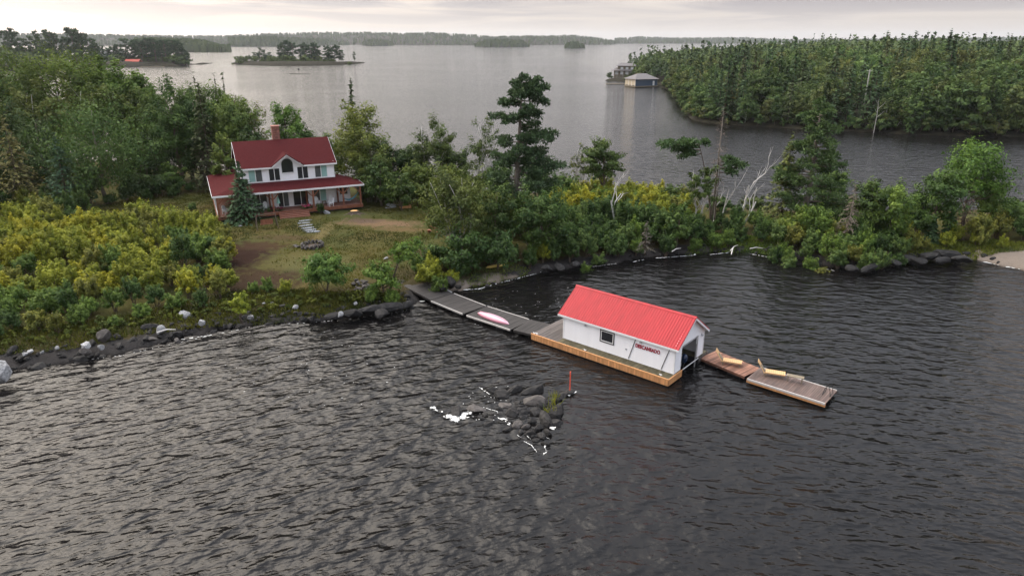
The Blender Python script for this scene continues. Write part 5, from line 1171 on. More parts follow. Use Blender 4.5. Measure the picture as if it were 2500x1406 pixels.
T_(2345, 580, 440, 80, 'spruce', 'bare brown dead spruce under the tall bright tree', (1.05, .9, .85), 46, leaf='deadneedle', sparse=.1, per=13, quads=12, size=.2, thin=.14, name='dead_spruce', cat='dead tree')
T_(2412, 560, 455, 105, 'decid', 'light green spreading small tree above the beach', (1.1, 1.3, .85), 47, base=.2)
T_(2270, 592, 530, 40, 'spruce', 'small young spruce in front of the rounded tree', (.95, 1.1, 1.0), 48)
T_(2312, 585, 508, 46, 'spruce', 'small blue-green spruce beside the beach grass', (.9, 1.1, 1.05), 49)
T_(1575, 618, 540, 56, 'spruce', 'grey twiggy young spruce on the bay bank', (1.0, 1.05, 1.0), 50, leaf='deadneedle', base=.12, sparse=.45, per=12, quads=12, size=.18, thin=.12)
T_(1650, 600, 500, 70, 'decid', 'green shrubby tree at the end of the yellow thicket', (.85, 1.05, .8), 51, base=.05)
tree_top(480, 200, 117, 125, 'decid', 'broad green tree on the lake side behind the tall spruce', (.95, 1.1, .8), 80, base=.08)
tree_top(432, 200, 119, 110, 'decid', 'fresh green rounded tree in front of the lake left of the tall spruce', (1.05, 1.2, .75), 81, base=.08)
tree_top(535, 196, 116, 100, 'decid', 'green tree with pale top between the tall spruce and the house', (1.1, 1.25, .85), 82, base=.08)
tree_top(800, 320, 108, 90, 'decid', 'shaded green tree in the gap right of the house roof', (.85, 1.0, .75), 83, base=.04)
tree_top(925, 320, 106, 80, 'decid', 'deep green tree between the yellow-green tree and the airy birch', (.8, .95, .75), 84, base=.04)
tree_top(1000, 345, 106, 85, 'decid', 'deep green tree left of the wide airy birch', (.75, .9, .75), 85, base=.04)
tree_top(1110, 345, 106, 90, 'decid', 'deep green tree between the two airy birches', (.8, .92, .72), 86, base=.04)
tree_top(1215, 385, 100, 90, 'decid', 'dark green tree just left of the white pine trunk', (.75, .92, .75), 87, base=.03)
tree_top(1310, 395, 99, 100, 'decid', 'dark green tree just right of the white pine trunk', (.72, .92, .75), 88, base=.03)
tree_top(1375, 420, 98, 90, 'decid', 'dark green bush tree between the white pine and the yellow thicket', (.8, 1.0, .75), 89, base=.02)
tree_top(1640, 455, 97, 80, 'decid', 'grey-green bush tree at the right end of the yellow thicket', (.9, 1.0, .85), 90, base=.03)
tree_top(1760, 485, 98, 70, 'decid', 'dark bush tree behind the dead birches', (.7, .88, .75), 91, base=.02)
tree_top(1850, 480, 96, 80, 'birch', 'grey airy birch leaning beside the brown cedar', (.85, .85, .8), 92, base=.1)
tree_top(2040, 400, 100, 80, 'decid', 'green leafy tree on the lake side of the dead spruce', (.9, 1.1, .85), 93, base=.1)
tree_top(2215, 480, 96, 90, 'decid', 'shaded green tree between the point trees', (.75, .95, .75), 94, base=.03)
tree_top(2480, 500, 98, 100, 'decid', 'dark green scrub tree at the end of the beach', (.7, .88, .78), 95, base=.03)
# trees on the lawn side
T_(600, 540, 395, 118, 'spruce', 'dense blue-green spruce standing in front of the porch', (.85, 1.0, .98), 52, whorls=30, per=15, quads=16, droop=.22, power=.95, size=.2)
T_(800, 724, 613, 132, 'decid', 'round green bush-like tree on the bank below the fire pit', (1.05, 1.35, .85), 53, base=.05, size=.11, leaves=7000, lump=.3)
T_(935, 722, 640, 100, 'decid', 'leafy light green sapling by the gangway', (1.15, 1.4, .85), 54, base=.05, size=.11, leaves=3200)
x, y, z = on_near(938, 715)
tree_loc((x + .3, y + .5, z), z_at(y, 583) - z, 3.2, 'decid', 'light green sapling leaning right over the gangway head', (1.3, 1.55, .95), 55, base=.45, size=.11, leaves=2600, lean=(2.2, 0))
T_(590, 782, 712, 46, 'decid', 'slim yellow-green sapling at the waterline', (2.4, 2.1, .8), 56, base=.05, size=.10, leaves=1700)
# dead white birches
for u, v, vt, ln, lab, s in ((1502, 568, 432, (-.3, 0), 'bleached leafless birch standing in the yellow thicket', 60), (1800, 552, 376, (2.6, 0), 'tall forked white dead birch leaning right beside the lake', 61), (1758, 548, 392, (1.8, .5), 'thin white dead birch pole behind the forked one', 62), (1738, 560, 460, (.6, 0), 'crooked white dead birch with forked top', 63), (1812, 552, 430, (3.4, 0), 'second white dead stem leaning far right over the lake', 64)):
    loc, h, w = place(u, v, vt, 40); tree_loc(loc, h * 1.12, w, 'dead', lab, None, s, spread=.36, trunk_r=.15 if s != 62 else .10, forks=2, lean=ln)
# dead conifer with one living spray
loc, h, w = place(1738, 548, 258, 90); rng = np.random.default_rng(70)
Q, T, mb = spruce_data(70, h, 3.4, whorls=30, per=7, quads=7, size=.2, thin=.1, power=.4, droop=.25, base=.2, trunk_r=.19)
plant('dead_conifer', 'tall thin dead conifer with bare twigs and rusty top beside the dead birches', 'dead tree', loc, Q, T, mb, 'deadneedle', 'bark_grey', (1.05, .95, .9))
# white pines
PB = [(.985, 0, 1.2, .2), (.97, 90, 2.0, .05), (.96, 270, 1.2, .1), (.93, 100, 3.0, 0), (.91, 60, 2.4, -.05), (.90, 250, 1.6, 0), (.88, 200, 2.0, 0), (.86, 95, 3.6, -.1), (.84, 280, 2.4, 0), (.81, 40, 2.4, 0), (.79, 110, 2.8, -.25),
      (.75, 265, 3.6, .0), (.73, 300, 2.6, 0), (.70, 80, 2.4, .05), (.66, 95, 4.6, -.08), (.64, 75, 4.2, -.14), (.645, 110, 3.6, -.1), (.60, 255, 2.8, 0), (.58, 285, 2.6, .03), (.55, 30, 2.6, 0), (.53, 90, 3.4, .0), (.50, 200, 3.0, 0), (.50, 270, 3.0, 0), (.47, 310, 2.4, .02),
      (.46, 95, 4.6, .05), (.42, 88, 6.2, .08), (.40, 105, 5.4, .04), (.41, 60, 4.2, 0), (.37, 260, 3.6, 0), (.36, 290, 3.8, 0), (.34, 45, 4.4, -.02), (.32, 100, 5.2, -.02), (.31, 240, 3.4, 0), (.30, 330, 3.6, -.03), (.29, 130, 4.2, 0), (.27, 15, 3.4, -.05)]
rng = np.random.default_rng(12)
PB += [(f, rng.choice([90, 270, 90, 0, 180]) + rng.uniform(-40, 40), rng.uniform(1.2, 3.4) * (1.15 - .5 * f), rng.uniform(.0, .22)) for f in rng.uniform(.33, .97, 34)]
loc, h, w = place(1258, 566, 190, 200)
Q, T, mb = pine_data(71, h, w, PB, tufts=9, per=36, size=.17, trunk_r=.42, lean=(.9, 0))
plant('white_pine', 'tall white pine with bare trunk and layered wind-swept branches beside the lawn', 'pine', loc, Q, T, mb, 'needle', 'bark_grey', (1.0, 1.08, .95))
loc, h, w = place(1962, 552, 246, 150); rng = np.random.default_rng(5)
PB2 = [(f, rng.uniform(0, 360), (.6 + 5.6 * (1 - f) ** .75) * rng.uniform(.6, 1.1), rng.uniform(-.02, .12)) for f in np.concatenate([np.linspace(.12, .98, 58), rng.uniform(.12, .9, 20)])]
Q, T, mb = pine_data(72, h, w, PB2, tufts=6, per=32, size=.17, trunk_r=.36)
plant('white_pine', 'large full-crowned pine on the point beside the brown cedar', 'pine', loc, Q, T, mb, 'needle', 'bark_grey', (1.3, 1.35, .95))
loc, h, w = place(1735, 556, 346, 100)
PB3 = [(.93, 265, 5.2, .02), (.95, 275, 4.0, .06), (.90, 255, 3.4, -.05), (.96, 300, 2.6, .05), (.94, 240, 2.4, 0), (.86, 280, 3.0, -.12), (.97, 80, 1.0, 0)]
Q, T, mb = pine_data(73, h, w, PB3, tufts=10, per=34, size=.18, trunk_r=.17, lean=(-2.6, .4))
plant('white_pine', 'leaning pine with flat crown swept to one side over the birch', 'pine', loc, Q, T, mb, 'needle', 'bark', (1.1, 1.25, .9))
loc2 = (loc[0] + .3, loc[1] - .3, loc[2])
Q, T, mb = pine_data(74, h * .82, 3, [(.86, 80, 3.0, .08), (.90, 100, 2.6, .1), (.80, 70, 2.4, 0), (.95, 120, 1.8, 0)], tufts=9, per=28, size=.17, trunk_r=.12)
plant('white_pine', 'small pine with few green sprays against the dead conifer', 'pine', loc2, Q, T, mb, 'needle', 'bark', (1.1, 1.2, .9))
# wood behind, along the lake side of the clearing
bw = [(20, 135, 128, 190, (1.05, 1.1, .62)), (115, 116, 134, 200, (1.1, 1.15, .62)), (200, 122, 132, 150, (1.05, 1.15, .62)), (250, 140, 130, 110, (1.0, 1.15, .65)), (300, 158, 126, 110, (.95, 1.2, .7)), (335, 175, 124, 90, (.9, 1.1, .7)),
      (60, 195, 118, 150, (1.05, .95, .72)), (160, 188, 120, 130, (1.1, 1.0, .72)), (240, 190, 120, 130, (1.0, 1.0, .75)), (310, 205, 121, 100, (1.0, .95, .75)), (-40, 150, 124, 160, (.8, .95, .72)), (-60, 230, 110, 150, (.85, .9, .7))]
for i, (u, v, Y, wpx, col) in enumerate(bw):
    tree_top(u, v, Y, wpx, 'decid' if i < 6 or i > 9 else 'birch', ['tall olive-green tree of the lakeside row behind the clearing', 'olive-brown birch with pale limbs in the row behind the big maple'][0 if i < 6 or i > 9 else 1], col, 100 + i, base=.30 if i < 6 else .10, leaves=10000, clumps=120, size=.19, **({} if i < 6 or i > 9 else {'stems': 2, 'trunk_r': .16}), group='lakeside trees behind the clearing' if i < 6 or i > 9 else 'birches behind the big maple')
for i, (u, v, Y, wpx) in enumerate([(10, 235, 112, 130), (80, 270, 108, 120), (130, 300, 106, 90), (10, 300, 103, 120), (330, 300, 106, 90), (90, 340, 100, 90), (-20, 360, 96, 120), (575, 340, 105, 60), (365, 320, 119, 110), (425, 325, 119, 110), (475, 330, 118, 100), (330, 380, 112, 90)]):
    tree_top(u, v, Y, wpx, 'decid', 'tree with shade-darkened leaf colour filling the wood behind the clearing', (.52, .64, .56), 130 + i, base=.03, leaves=5000, group='shaded trees in the wood behind the clearing')  # shade of the wood is put into the darker leaf colour
for i, (u, v) in enumerate(((472, 182), (522, 183), (542, 178))): tree_top(u, v, 122, 22, 'spruce', 'thin dark spruce tip above the lakeside trees', (.8, .7, .65), 150 + i, whorls=30, per=5, quads=6, group='spruce tips above the lakeside trees')

# ================================================================ SHRUBS
def shrub_proto(seed, w, h, leaves, size, clumps=24, tuft=True):
    rng = np.random.default_rng(seed); C = crown_points(rng, clumps, w / 2 * .8, w / 2 * .8, h * .52, low=-.2, seed=seed * .9, lump=.55, shell=.45) + np.array([0, 0, h * .40])
    if tuft:                                       # upright sprays
        k = 14; a = rng.uniform(0, 6.28, k); r = w * .36 * np.sqrt(rng.random(k)); C = np.concatenate([C, np.stack([np.cos(a) * r, np.sin(a) * r, h * rng.uniform(.6, 1.05, k)], 1)])
    rad = w * .125 * rng.uniform(.5, 1.35, len(C))
    Q, T = clump_leaves(rng, C, rad, leaves // len(C), size, flat=1.15, centre=np.array([0, 0, h * .2]), up=.8)
    ok = Q[:, :, 2].min(1) > 0.0; Q, T = Q[ok], T[ok]; mb = MB()
    for c in C[rng.permutation(len(C))[:9]]: mb.tube([tuple(rng.normal(0, .1, 3) * np.array([1, 1, 0]) - np.array([0, 0, .2])), tuple(c * np.array([.5, .5, .55])), tuple(c)], [.04, .03, .012], 4, cap=False)
    e = link('shrub', None); f = link('foliage', quad_mesh('foliage', Q, M['leaf'], T), e); s = mb.build('stems', M['bark'], e); return e
PROTO = [shrub_proto(200 + i, 2.8, (2.7, 3.1, 2.4, 3.3, 2.6, 2.2)[i], 4800, .085, 34) for i in range(6)]
used = set()
def shrub(x, y, s, color, label, group, rng, protos=PROTO, name='shrub', hs=1.0):
    p = protos[rng.randrange(len(protos))]
    if p.name not in used: used.add(p.name); e = p
    else: e = copy_tree(p)
    e.location = (x, y, near_z(x, y) - .05); e.rotation_euler = (0, 0, rng.uniform(0, 6.28)); e.scale = (s * rng.uniform(.9, 1.1), s * rng.uniform(.9, 1.1), s * hs * rng.uniform(.85, 1.15))
    e.name = name
    for c in e.children:
        if c.name.startswith('foliage'): k = rng.uniform(.85, 1.15); c.color = (color[0] * k, color[1] * k, color[2] * k, 1)
    return props(e, label, 'shrub', group)
def scatter(px, spacing, seed):
    poly = [on_near(u, v)[:2] for u, v in px]; A = np.array(poly); rng = random.Random(seed); out = []
    x0, y0 = A.min(0); x1, y1 = A.max(0)
    cand = [(rng.uniform(x0, x1), rng.uniform(y0, y1)) for _ in range(int((x1 - x0) * (y1 - y0) / spacing ** 2 * 9))]
    ins = sdist(cand, poly) > 0; grid = {}
    for (x, y), k in zip(cand, ins):
        if not k: continue
        g = (int(x / spacing), int(y / spacing))
        if any((x - a) ** 2 + (y - b) ** 2 < spacing ** 2 for i in (-1, 0, 1) for j in (-1, 0, 1) for (a, b) in grid.get((g[0] + i, g[1] + j), ())): continue
        grid.setdefault(g, []).append((x, y)); out.append((x, y))
    return out, rng
KINDS = {'y': ((3.0, 2.15, .55), 'yellow-leaved'), 'yg': ((2.3, 1.9, .7), 'yellow-green'), 'g': ((1.15, 1.35, .8), 'mid-green'), 'd': ((.68, .88, .72), 'dark green'), 'o': ((1.75, 1.35, .85), 'olive-brown'), 'gg': ((1.0, 1.15, .95), 'grey-green')}
def thicket(px, spacing, seed, choose, where, size=(.75, 1.15), hs=1.0, protos=PROTO, name='shrub'):
    pts, rng = scatter(px, spacing, seed)
    for x, y in pts:
        k = choose(x, y, rng); col, nm = KINDS[k]
        fr = min(1.0, .5 + .07 * max(0.0, float(sdist([(x, y)], NEAR)[0]) - 2.5)) if name == 'willow_shrub' else min(1.0, .7 + .1 * max(0.0, float(sdist([(x, y)], NEAR)[0])))
        shrub(x, y, rng.uniform(*size) * fr, col, f'{nm} leafy shrub in {where}', f'{nm} shrubs in {where}', rng, protos, name, hs=hs)
def ch_left(x, y, rng):
    n = wob(x, y, .16, 4.0) + rng.uniform(-.35, .35); d = y - (58 + (x + 45) * .1)
    if d < 3: return 'g' if n > 0 else 'd' if n > -.3 else 'o'
    return 'y' if n > .30 else 'yg' if n > -.10 else 'o' if n > -.24 else 'g' if n > -.42 else 'd'
thicket([(-90, 560), (60, 540), (150, 556), (230, 552), (380, 560), (500, 552), (548, 590), (552, 660), (560, 725), (480, 768), (330, 790), (160, 822), (0, 834), (-120, 842)], 1.85, 1, ch_left, 'the big thicket left of the lawn', name='willow_shrub')
thicket([(-40, 515), (150, 512), (215, 530), (150, 550), (60, 540), (-60, 550)], 2.2, 2, lambda x, y, r: r.choice(['yg', 'd', 'o', 'gg']), 'the back edge of the big thicket', (.9, 1.3))
def ch_mid(x, y, rng):
    d = float(sdist([(x, y)], NEAR)[0]); n = wob(x, y, .2, 9.0) + rng.uniform(-.3, .3)
    front = y < 88.5 - (x - 10) * .12
    if front: return 'd' if n > -.1 else 'g' if n > -.4 else 'gg'
    return 'y' if n > .3 else 'yg' if n > -.12 else 'o' if n > -.3 else 'g'
thicket([(1345, 640), (1420, 636), (1640, 607), (1700, 590), (1690, 545), (1560, 520), (1380, 505), (1330, 560)], 1.8, 3, ch_mid, 'the thicket between the white pine and the dead birches', (1.0, 1.45))
thicket([(1375, 500), (1560, 515), (1690, 540), (1660, 505), (1500, 478), (1400, 470)], 2.3, 31, lambda x, y, r: r.choice(['y', 'yg', 'yg', 'o']), 'the yellow crest of the thicket above the lake', (.9, 1.2))
thicket([(1695, 600), (1860, 592), (1880, 560), (1760, 548), (1700, 560)], 1.9, 4, lambda x, y, r: r.choice(['d', 'g', 'd', 'gg']), 'the low bank under the dead birches', (.7, 1.05))
thicket([(1890, 622), (1980, 640), (2130, 650), (2215, 628), (2230, 600), (2120, 585), (1990, 590), (1900, 590)], 1.7, 5, lambda x, y, r: r.choice(['gg', 'd', 'gg', 'g', 'o']), 'the rounded bank beside the bedrock', (.95, 1.3))
thicket([(1960, 570), (2110, 575), (2250, 580), (2240, 555), (2000, 545)], 2.4, 6, lambda x, y, r: r.choice(['d', 'd', 'o', 'g']), 'the undergrowth beneath the point trees', (1.0, 1.4))
thicket([(2370, 600), (2440, 590), (2560, 600), (2560, 560), (2400, 565)], 2.0, 7, lambda x, y, r: r.choice(['gg', 'd', 'gg', 'o']), 'the scrub above the sandy beach', (.9, 1.4))
thicket([(2250, 612), (2330, 600), (2400, 608), (2380, 590), (2260, 590)], 1.7, 8, lambda x, y, r: r.choice(['o', 'g', 'gg', 'yg']), 'the low growth behind the bedrock', (.55, .85))
thicket([(1035, 672), (1090, 692), (1140, 680), (1180, 652), (1300, 648), (1330, 640), (1320, 625), (1150, 640), (1060, 640)], 1.5, 9, lambda x, y, r: r.choice(['g', 'd', 'g', 'd', 'yg']), 'the bank between gangway and beach', (.65, 1.0))
thicket([(890, 500), (1000, 492), (1120, 560), (1170, 540), (1100, 480), (960, 470), (880, 480)], 2.0, 10, lambda x, y, r: r.choice(['d', 'd', 'g']), 'the hedge row behind the lawn', (.7, 1.1))
thicket([(1080, 600), (1200, 590), (1330, 590), (1320, 540), (1180, 560)], 2.1, 12, lambda x, y, r: r.choice(['d', 'd', 'g', 'o']), 'the undergrowth round the white pine', (1.0, 1.4))
thicket([(260, 500), (420, 488), (470, 470), (440, 462), (330, 478)], 2.0, 13, lambda x, y, r: 'd', 'the shade at the back of the clearing', (.5, .8))
# single shrubs
rs = random.Random(77)
for u, v, s, k, lab in ((1045, 690, 1.0, 'yg', 'bright yellow-green shrub hanging over the gangway head'), (1075, 700, .75, 'g', 'fresh green shrub at the right side of the gangway'), (1020, 668, .7, 'g', 'small green shrub on the lawn edge by the gangway'), (2205, 590, .7, 'y', 'golden yellow shrub between the young trees on the point'), (2445, 608, .5, 'yg', 'small bright shrub at the edge of the beach'),
                    (905, 738, .5, 'g', 'low grassy shrub under the gangway sapling'), (960, 735, .6, 'g', 'green shrub under the gangway side'), (700, 718, .5, 'yg', 'yellow-green shrub on the bank left of the round tree'), (655, 712, .5, 'g', 'small green shrub on the bank beside the bare soil'), (620, 718, .45, 'g', 'low green shrub at the corner of the thicket'), (555, 640, .8, 'y', 'golden shrub at the thicket edge beside the bare soil'),
                    (783, 523, .42, 'd', 'round dark green shrub at the right side of the porch steps'), (905, 478, 1.3, 'd', 'dark shrub close behind the right end of the porch'), (915, 470, 1.3, 'd', 'dark shrub screening the right side of the house'), (662, 528, .4, 'g', 'leafy green shrub left of the porch steps'), (470, 515, .5, 'gg', 'pale silvery shrub at the back of the thicket near the porch'), (1430, 642, .6, 'g', 'bright green shrub on the bay bank'), (1290, 640, .55, 'yg', 'light green shrub above the yellow kayak')):
    x, y, z = on_near(u, v); shrub(x, y, s, KINDS[k][0], lab, None, rs)
# low plants along the bank
def ch_low(x, y, rng): return rng.choice(['o', 'g', 'yg', 'o', 'd', 'o'])
def low_mass(px, spacing, seed):
    pts, rng = scatter(px, spacing, seed); nr = np.random.default_rng(seed); QQ, TT = [], []
    for x, y in pts:
        s_ = rng.uniform(.45, .9); C = crown_points(nr, 10, .65 * s_, .65 * s_, .5 * s_, low=-.1, seed=rng.random() * 9) + np.array([x, y, near_z(x, y) + .3 * s_])
        Q, T = clump_leaves(nr, C, np.full(len(C), .22 * s_), 34, .075, up=.8); QQ.append(Q); TT.append(np.clip(T * .5 + rng.random() * .7, 0, 1))
    o = link('ground_cover', quad_mesh('ground_cover', np.concatenate(QQ), M['leaf'], np.concatenate(TT))); o.color = (1.0, .9, .52, 1); props(o, kind='stuff')
low_mass([(-80, 845), (0, 842), (160, 835), (320, 800), (480, 775), (600, 758), (700, 752), (800, 748), (870, 735), (980, 735), (960, 715), (820, 722), (640, 725), (560, 735), (330, 775), (160, 805), (-100, 815)], .95, 14)
for e in PROTO:
    if 'label' not in e:
        for c in list(e.children): bpy.data.objects.remove(c)
        bpy.data.objects.remove(e)
# grasses and leafy ground cover between the shrubs
def cover(px, n, seed, h, color, name='ground_cover', size=.09):
    poly = [on_near(u, v)[:2] for u, v in px]; A = np.array(poly); rng = np.random.default_rng(seed)
    P = rng.uniform(A.min(0), A.max(0), (n * 3, 2)); P = P[sdist(P, poly) > 0][:n]; n = len(P)
    d = sdist(P, NEAR); Z = np.interp(d, *PROF); base = np.column_stack([P, Z])
    t = unit(rng.normal(0, .5, (n, 3)) + np.array([0, 0, 1.0])); s = unit(np.cross(t, rng.normal(size=(n, 3)))) * size * .5; L = (h * rng.uniform(.4, 1.2, n))[:, None]
    Q = np.stack([base - s, base + s, base + t * L + s * .5, base + t * L - s * .5], 1)
    T = np.clip(np.array([.5 + .8 * wob(x, y, .35, seed) for x, y in P]) + rng.normal(0, .2, n), 0, 1)
    o = link(name, quad_mesh(name, Q, M['leaf'], T)); o.color = (*color, 1); props(o, kind='stuff')
cover([(-80, 870), (0, 862), (160, 850), (320, 818), (480, 790), (600, 772), (700, 762), (800, 758), (870, 748), (990, 742), (990, 715), (820, 715), (640, 705), (560, 715), (330, 765), (160, 795), (-100, 805)], 13000, 1, .34, (.9, .72, .45))
cover([(560, 720), (700, 705), (850, 720), (1000, 735), (990, 745), (800, 760), (600, 775)], 4000, 2, .3, (.9, .72, .45))
cover([(1660, 612), (1890, 612), (1960, 630), (1900, 580), (1720, 570)], 6000, 3, .4, (1.2, 1.35, .7))
cover([(2200, 625), (2330, 618), (2500, 612), (2560, 600), (2400, 585), (2220, 600)], 6000, 4, .3, (1.4, 1.25, .7))
cover([(1130, 690), (1260, 664), (1330, 650), (1240, 640), (1120, 665)], 2500, 5, .16, (1.3, 1.3, .7), size=.07)

# lawn: short uneven tufts, thinner where the soil is bare
def lawn(n, seed):
    poly = [on_near(u, v)[:2] for u, v in [(180, 520), (330, 480), (540, 470), (560, 530), (690, 525), (900, 495), (1040, 500), (1110, 590), (1060, 660), (960, 700), (880, 715), (560, 720), (520, 600), (380, 570), (180, 560)]]
    A = np.array(poly); rng = np.random.default_rng(seed); P = rng.uniform(A.min(0), A.max(0), (n * 3, 2)); P = P[sdist(P, poly) > 0]
    keep = np.array([wob(x, y, .5, 3.0) + .7 * wob(x, y, 1.7, 5.0) + rng.uniform(-.5, .5) > -.05 for x, y in P])
    for (u, v, rx, ry, col, f) in DIRT:
        c = on_near(u, v); k = ((P[:, 0] - c[0]) / rx) ** 2 + ((P[:, 1] - c[1]) / ry) ** 2; keep &= (k > 1.0) | (rng.random(len(P)) > f * 1.05)
    P = P[keep][:n]; n = len(P); Z = np.interp(sdist(P, NEAR), *PROF); base = np.column_stack([P, Z])
    t = unit(rng.normal(0, .6, (n, 3)) + np.array([0, 0, 1.0])); s = unit(np.cross(t, rng.normal(size=(n, 3)))) * .05; L = (.10 * rng.uniform(.4, 1.4, n))[:, None]
    Q = np.stack([base - s, base + s, base + t * L + s * .6, base + t * L - s * .6], 1)
    T = np.clip(np.array([.5 + .9 * wob(x, y, .22, 8.0) for x, y in P]) + rng.normal(0, .2, n), 0, 1)
    o = link('lawn_grass', quad_mesh('lawn_grass', Q, M['leaf'], T)); o.color = (.88, .68, .40, 1); props(o, kind='stuff')
lawn(52000, 6)

# ================================================================ WOODS ACROSS THE CHANNEL
def far_proto(kind, seed):
    if kind == 'aspen': Q, T, mb = decid_data(seed, 13, 8.4, base=.06, leaves=2800, size=.30, clumps=54, lump=.5, low=-.95, trunk_r=.14); return quad_mesh('tree', Q, M['leaf'], T, (mb, M['birch' if seed % 5 == 0 else 'bark']))
    if kind == 'spruce': Q, T, mb = spruce_data(seed, 13, 4.2, whorls=20, per=8, quads=6, size=.42, droop=.3); return quad_mesh('spruce_tree', Q, M['needle'], T, (mb, M['bark']))
    if kind == 'bush': Q, T, mb = decid_data(seed, 4, 4.2, base=.0, leaves=800, size=.26, clumps=18); return quad_mesh('shrub', Q, M['leaf'], T, (mb, M['bark']))
FP = {k: [far_proto(k, 300 + 10 * i + j) for j in range(5)] for i, k in enumerate(('aspen', 'spruce', 'bush'))}
rf_ = random.Random(21)
A = np.array(CROSS)
def visible(x, y, m=60): 
    u = u_at(x, y, 10); return -m < u < 2500 + m
cand = []
while len(cand) < 24000:
    x, y = rf_.uniform(40, 430), rf_.uniform(180, 800)
    if visible(x, y): cand.append((x, y))
LODGE = at(1524, 193); D_ = sdist(cand, CROSS); cells = {}; forest = []
for (x, y), d in sorted(zip(cand, D_), key=lambda q: q[0][1]):
    sp = 2.3 if d < 5 else 3.8 if d < 30 else 4.8 if y < 420 else 5.5
    if d < .6: continue
    if math.hypot(x - 76, y - 402) < 14 or math.hypot(x - LODGE[0], y - LODGE[1] + 2) < 15 or (abs(x - LODGE[0] * y / LODGE[1]) < 9 and LODGE[1] - 70 < y < LODGE[1]): continue
    g = (int(x / 6), int(y / 6))
    if any((x - a) ** 2 + (y - b) ** 2 < sp * sp for i in (-1, 0, 1) for j in (-1, 0, 1) for (a, b) in cells.get((g[0] + i, g[1] + j), ())): continue
    cells.setdefault(g, []).append((x, y)); forest.append((x, y, d))
# a close fringe of bushes and young trees right at the water
for a_, b_ in zip(CROSS[1:15], CROSS[2:16]):
    L = math.dist(a_, b_); k = max(1, int(L / 2.2)); nx_, ny_ = -(b_[1] - a_[1]) / L, (b_[0] - a_[0]) / L
    for i in range(k):
        f = (i + rf_.random()) / k; o_ = rf_.uniform(.2, 3.0) if i % 2 else rf_.uniform(2, 6); x, y = a_[0] + (b_[0] - a_[0]) * f + nx_ * o_, a_[1] + (b_[1] - a_[1]) * f + ny_ * o_
        d_ = float(sdist([(x, y)], CROSS)[0])
        if d_ > 0 and visible(x, y) and math.hypot(x - 76, y - 402) > 13: forest.append((x, y, d_))
forest.sort(key=lambda q: q[1] + q[2] * .6)
cnt = {'aspen': 0, 'spruce': 0, 'bush': 0}; rest = []
for x, y, d in forest:
    n = wob(x, y, .035, 7.0) * 1.3 + rf_.uniform(-.45, .45)
    kind = 'bush' if d < 3.2 and rf_.random() < .9 else 'aspen' if n > -.10 else 'spruce'
    if d < 25 and x < 110 and kind == 'aspen' and rf_.random() < .35: kind = 'spruce'
    z = cross_z(x, y); hh = (rf_.uniform(.62, 1.15) + .35 * wob(x, y, .03, 2.0) if kind != 'spruce' else rf_.choice([rf_.uniform(.6, 1.0), rf_.uniform(.9, 1.5)])) * (1 if d > 8 else .9) * (rf_.uniform(.9, 1.6) if kind == 'bush' else 1)
    c = rf_.uniform(.75, 1.35); hue = rf_.random()
    c *= 1 + .45 * wob(x, y, .022, 4.4); col = ((.86 + .5 * hue ** 3) * c, 1.04 * c, 1.02 * c, 1) if kind != 'spruce' else (c * (.9 + .5 * hue ** 6), c, .95 * c, 1)
    if kind == 'aspen' and hue > .985: col = (3.2, 2.1, .6, 1)
    if cnt[kind] < 295:
        cnt[kind] += 1
        o = link({'aspen': 'tree', 'spruce': 'spruce_tree', 'bush': 'waterside_bush'}[kind], FP[kind][rf_.randrange(5)], None, (x, y, z - .1), (0, 0, rf_.uniform(0, 6.28)), (hh * rf_.uniform(.85, 1.2), hh * rf_.uniform(.85, 1.2), hh)); o.color = col
        tone = 'golden-leaved' if col[0] > 2.5 else 'yellow-green' if col[0] > 1.35 else 'pale green' if c > 1.05 else 'deep green'
        lab = {'aspen': f'{tone} broadleaf tree in the wood across the channel', 'spruce': f'{"rusty" if col[0] > 1.25 else "dark green"} pointed spruce in the wood across the channel', 'bush': f'{tone} waterside bush below the wood across the channel'}[kind]
        props(o, lab, {'aspen': 'tree', 'spruce': 'spruce', 'bush': 'shrub'}[kind], lab.split(' in the')[0].split(' below')[0].replace('bush', 'bushe') + 's across the channel')
    else: rest.append((x, y, z, kind, hh))
# the rest of that wood, seen only as one canopy
def canopy(items, name, mat, leafs=70, size=.75, seed=1, color=WHITE):
    rng = np.random.default_rng(seed); QQ = []; TT = []
    for (x, y, z, kind, hh) in items:
        h = 13 * hh; t0 = rng.random() * .5
        if kind == 'spruce':
            n = leafs; f = 1 - np.sqrt(rng.random(n)); a = rng.random(n) * 6.283; r = 2.1 * (1 - f) * rng.uniform(.7, 1.1, n)
            p = np.stack([np.cos(a) * r, np.sin(a) * r, h * (.25 + .75 * f)], 1); nr = unit(np.stack([np.cos(a), np.sin(a), np.full(n, .9)], 1) + rng.normal(0, .3, (n, 3))); t = t0 * .4 + rng.random(n) * .25
        else:
            n = leafs; d = unit(rng.normal(size=(n, 3))); d[:, 2] = np.abs(d[:, 2]) * 1.0 - .25; r = rng.uniform(.75, 1.1, n)[:, None]
            p = d * r * np.array([3.2, 3.2, h * .42]) + np.array([0, 0, h * .58]); nr = unit(d + rng.normal(0, .5, (n, 3)) + np.array([0, 0, .3])); t = .25 + t0 + rng.random(n) * .3
        QQ.append(leaf_quads(rng, p + np.array([x, y, z]), nr, size, .7)); TT.append(np.clip(t, 0, 1))
    o = link(name, quad_mesh(name, np.concatenate(QQ), mat, np.concatenate(TT))); o.color = color; return props(o, kind='stuff')
canopy([r for r in rest if r[1] < 430], 'distant_wood', M['far_leaf'], 110, .60, 1, (1.25, 1.3, 1.25, 1))
canopy([r for r in rest if r[1] >= 430], 'distant_wood', M['far_leaf'], 45, .95, 2, (1.25, 1.3, 1.25, 1))
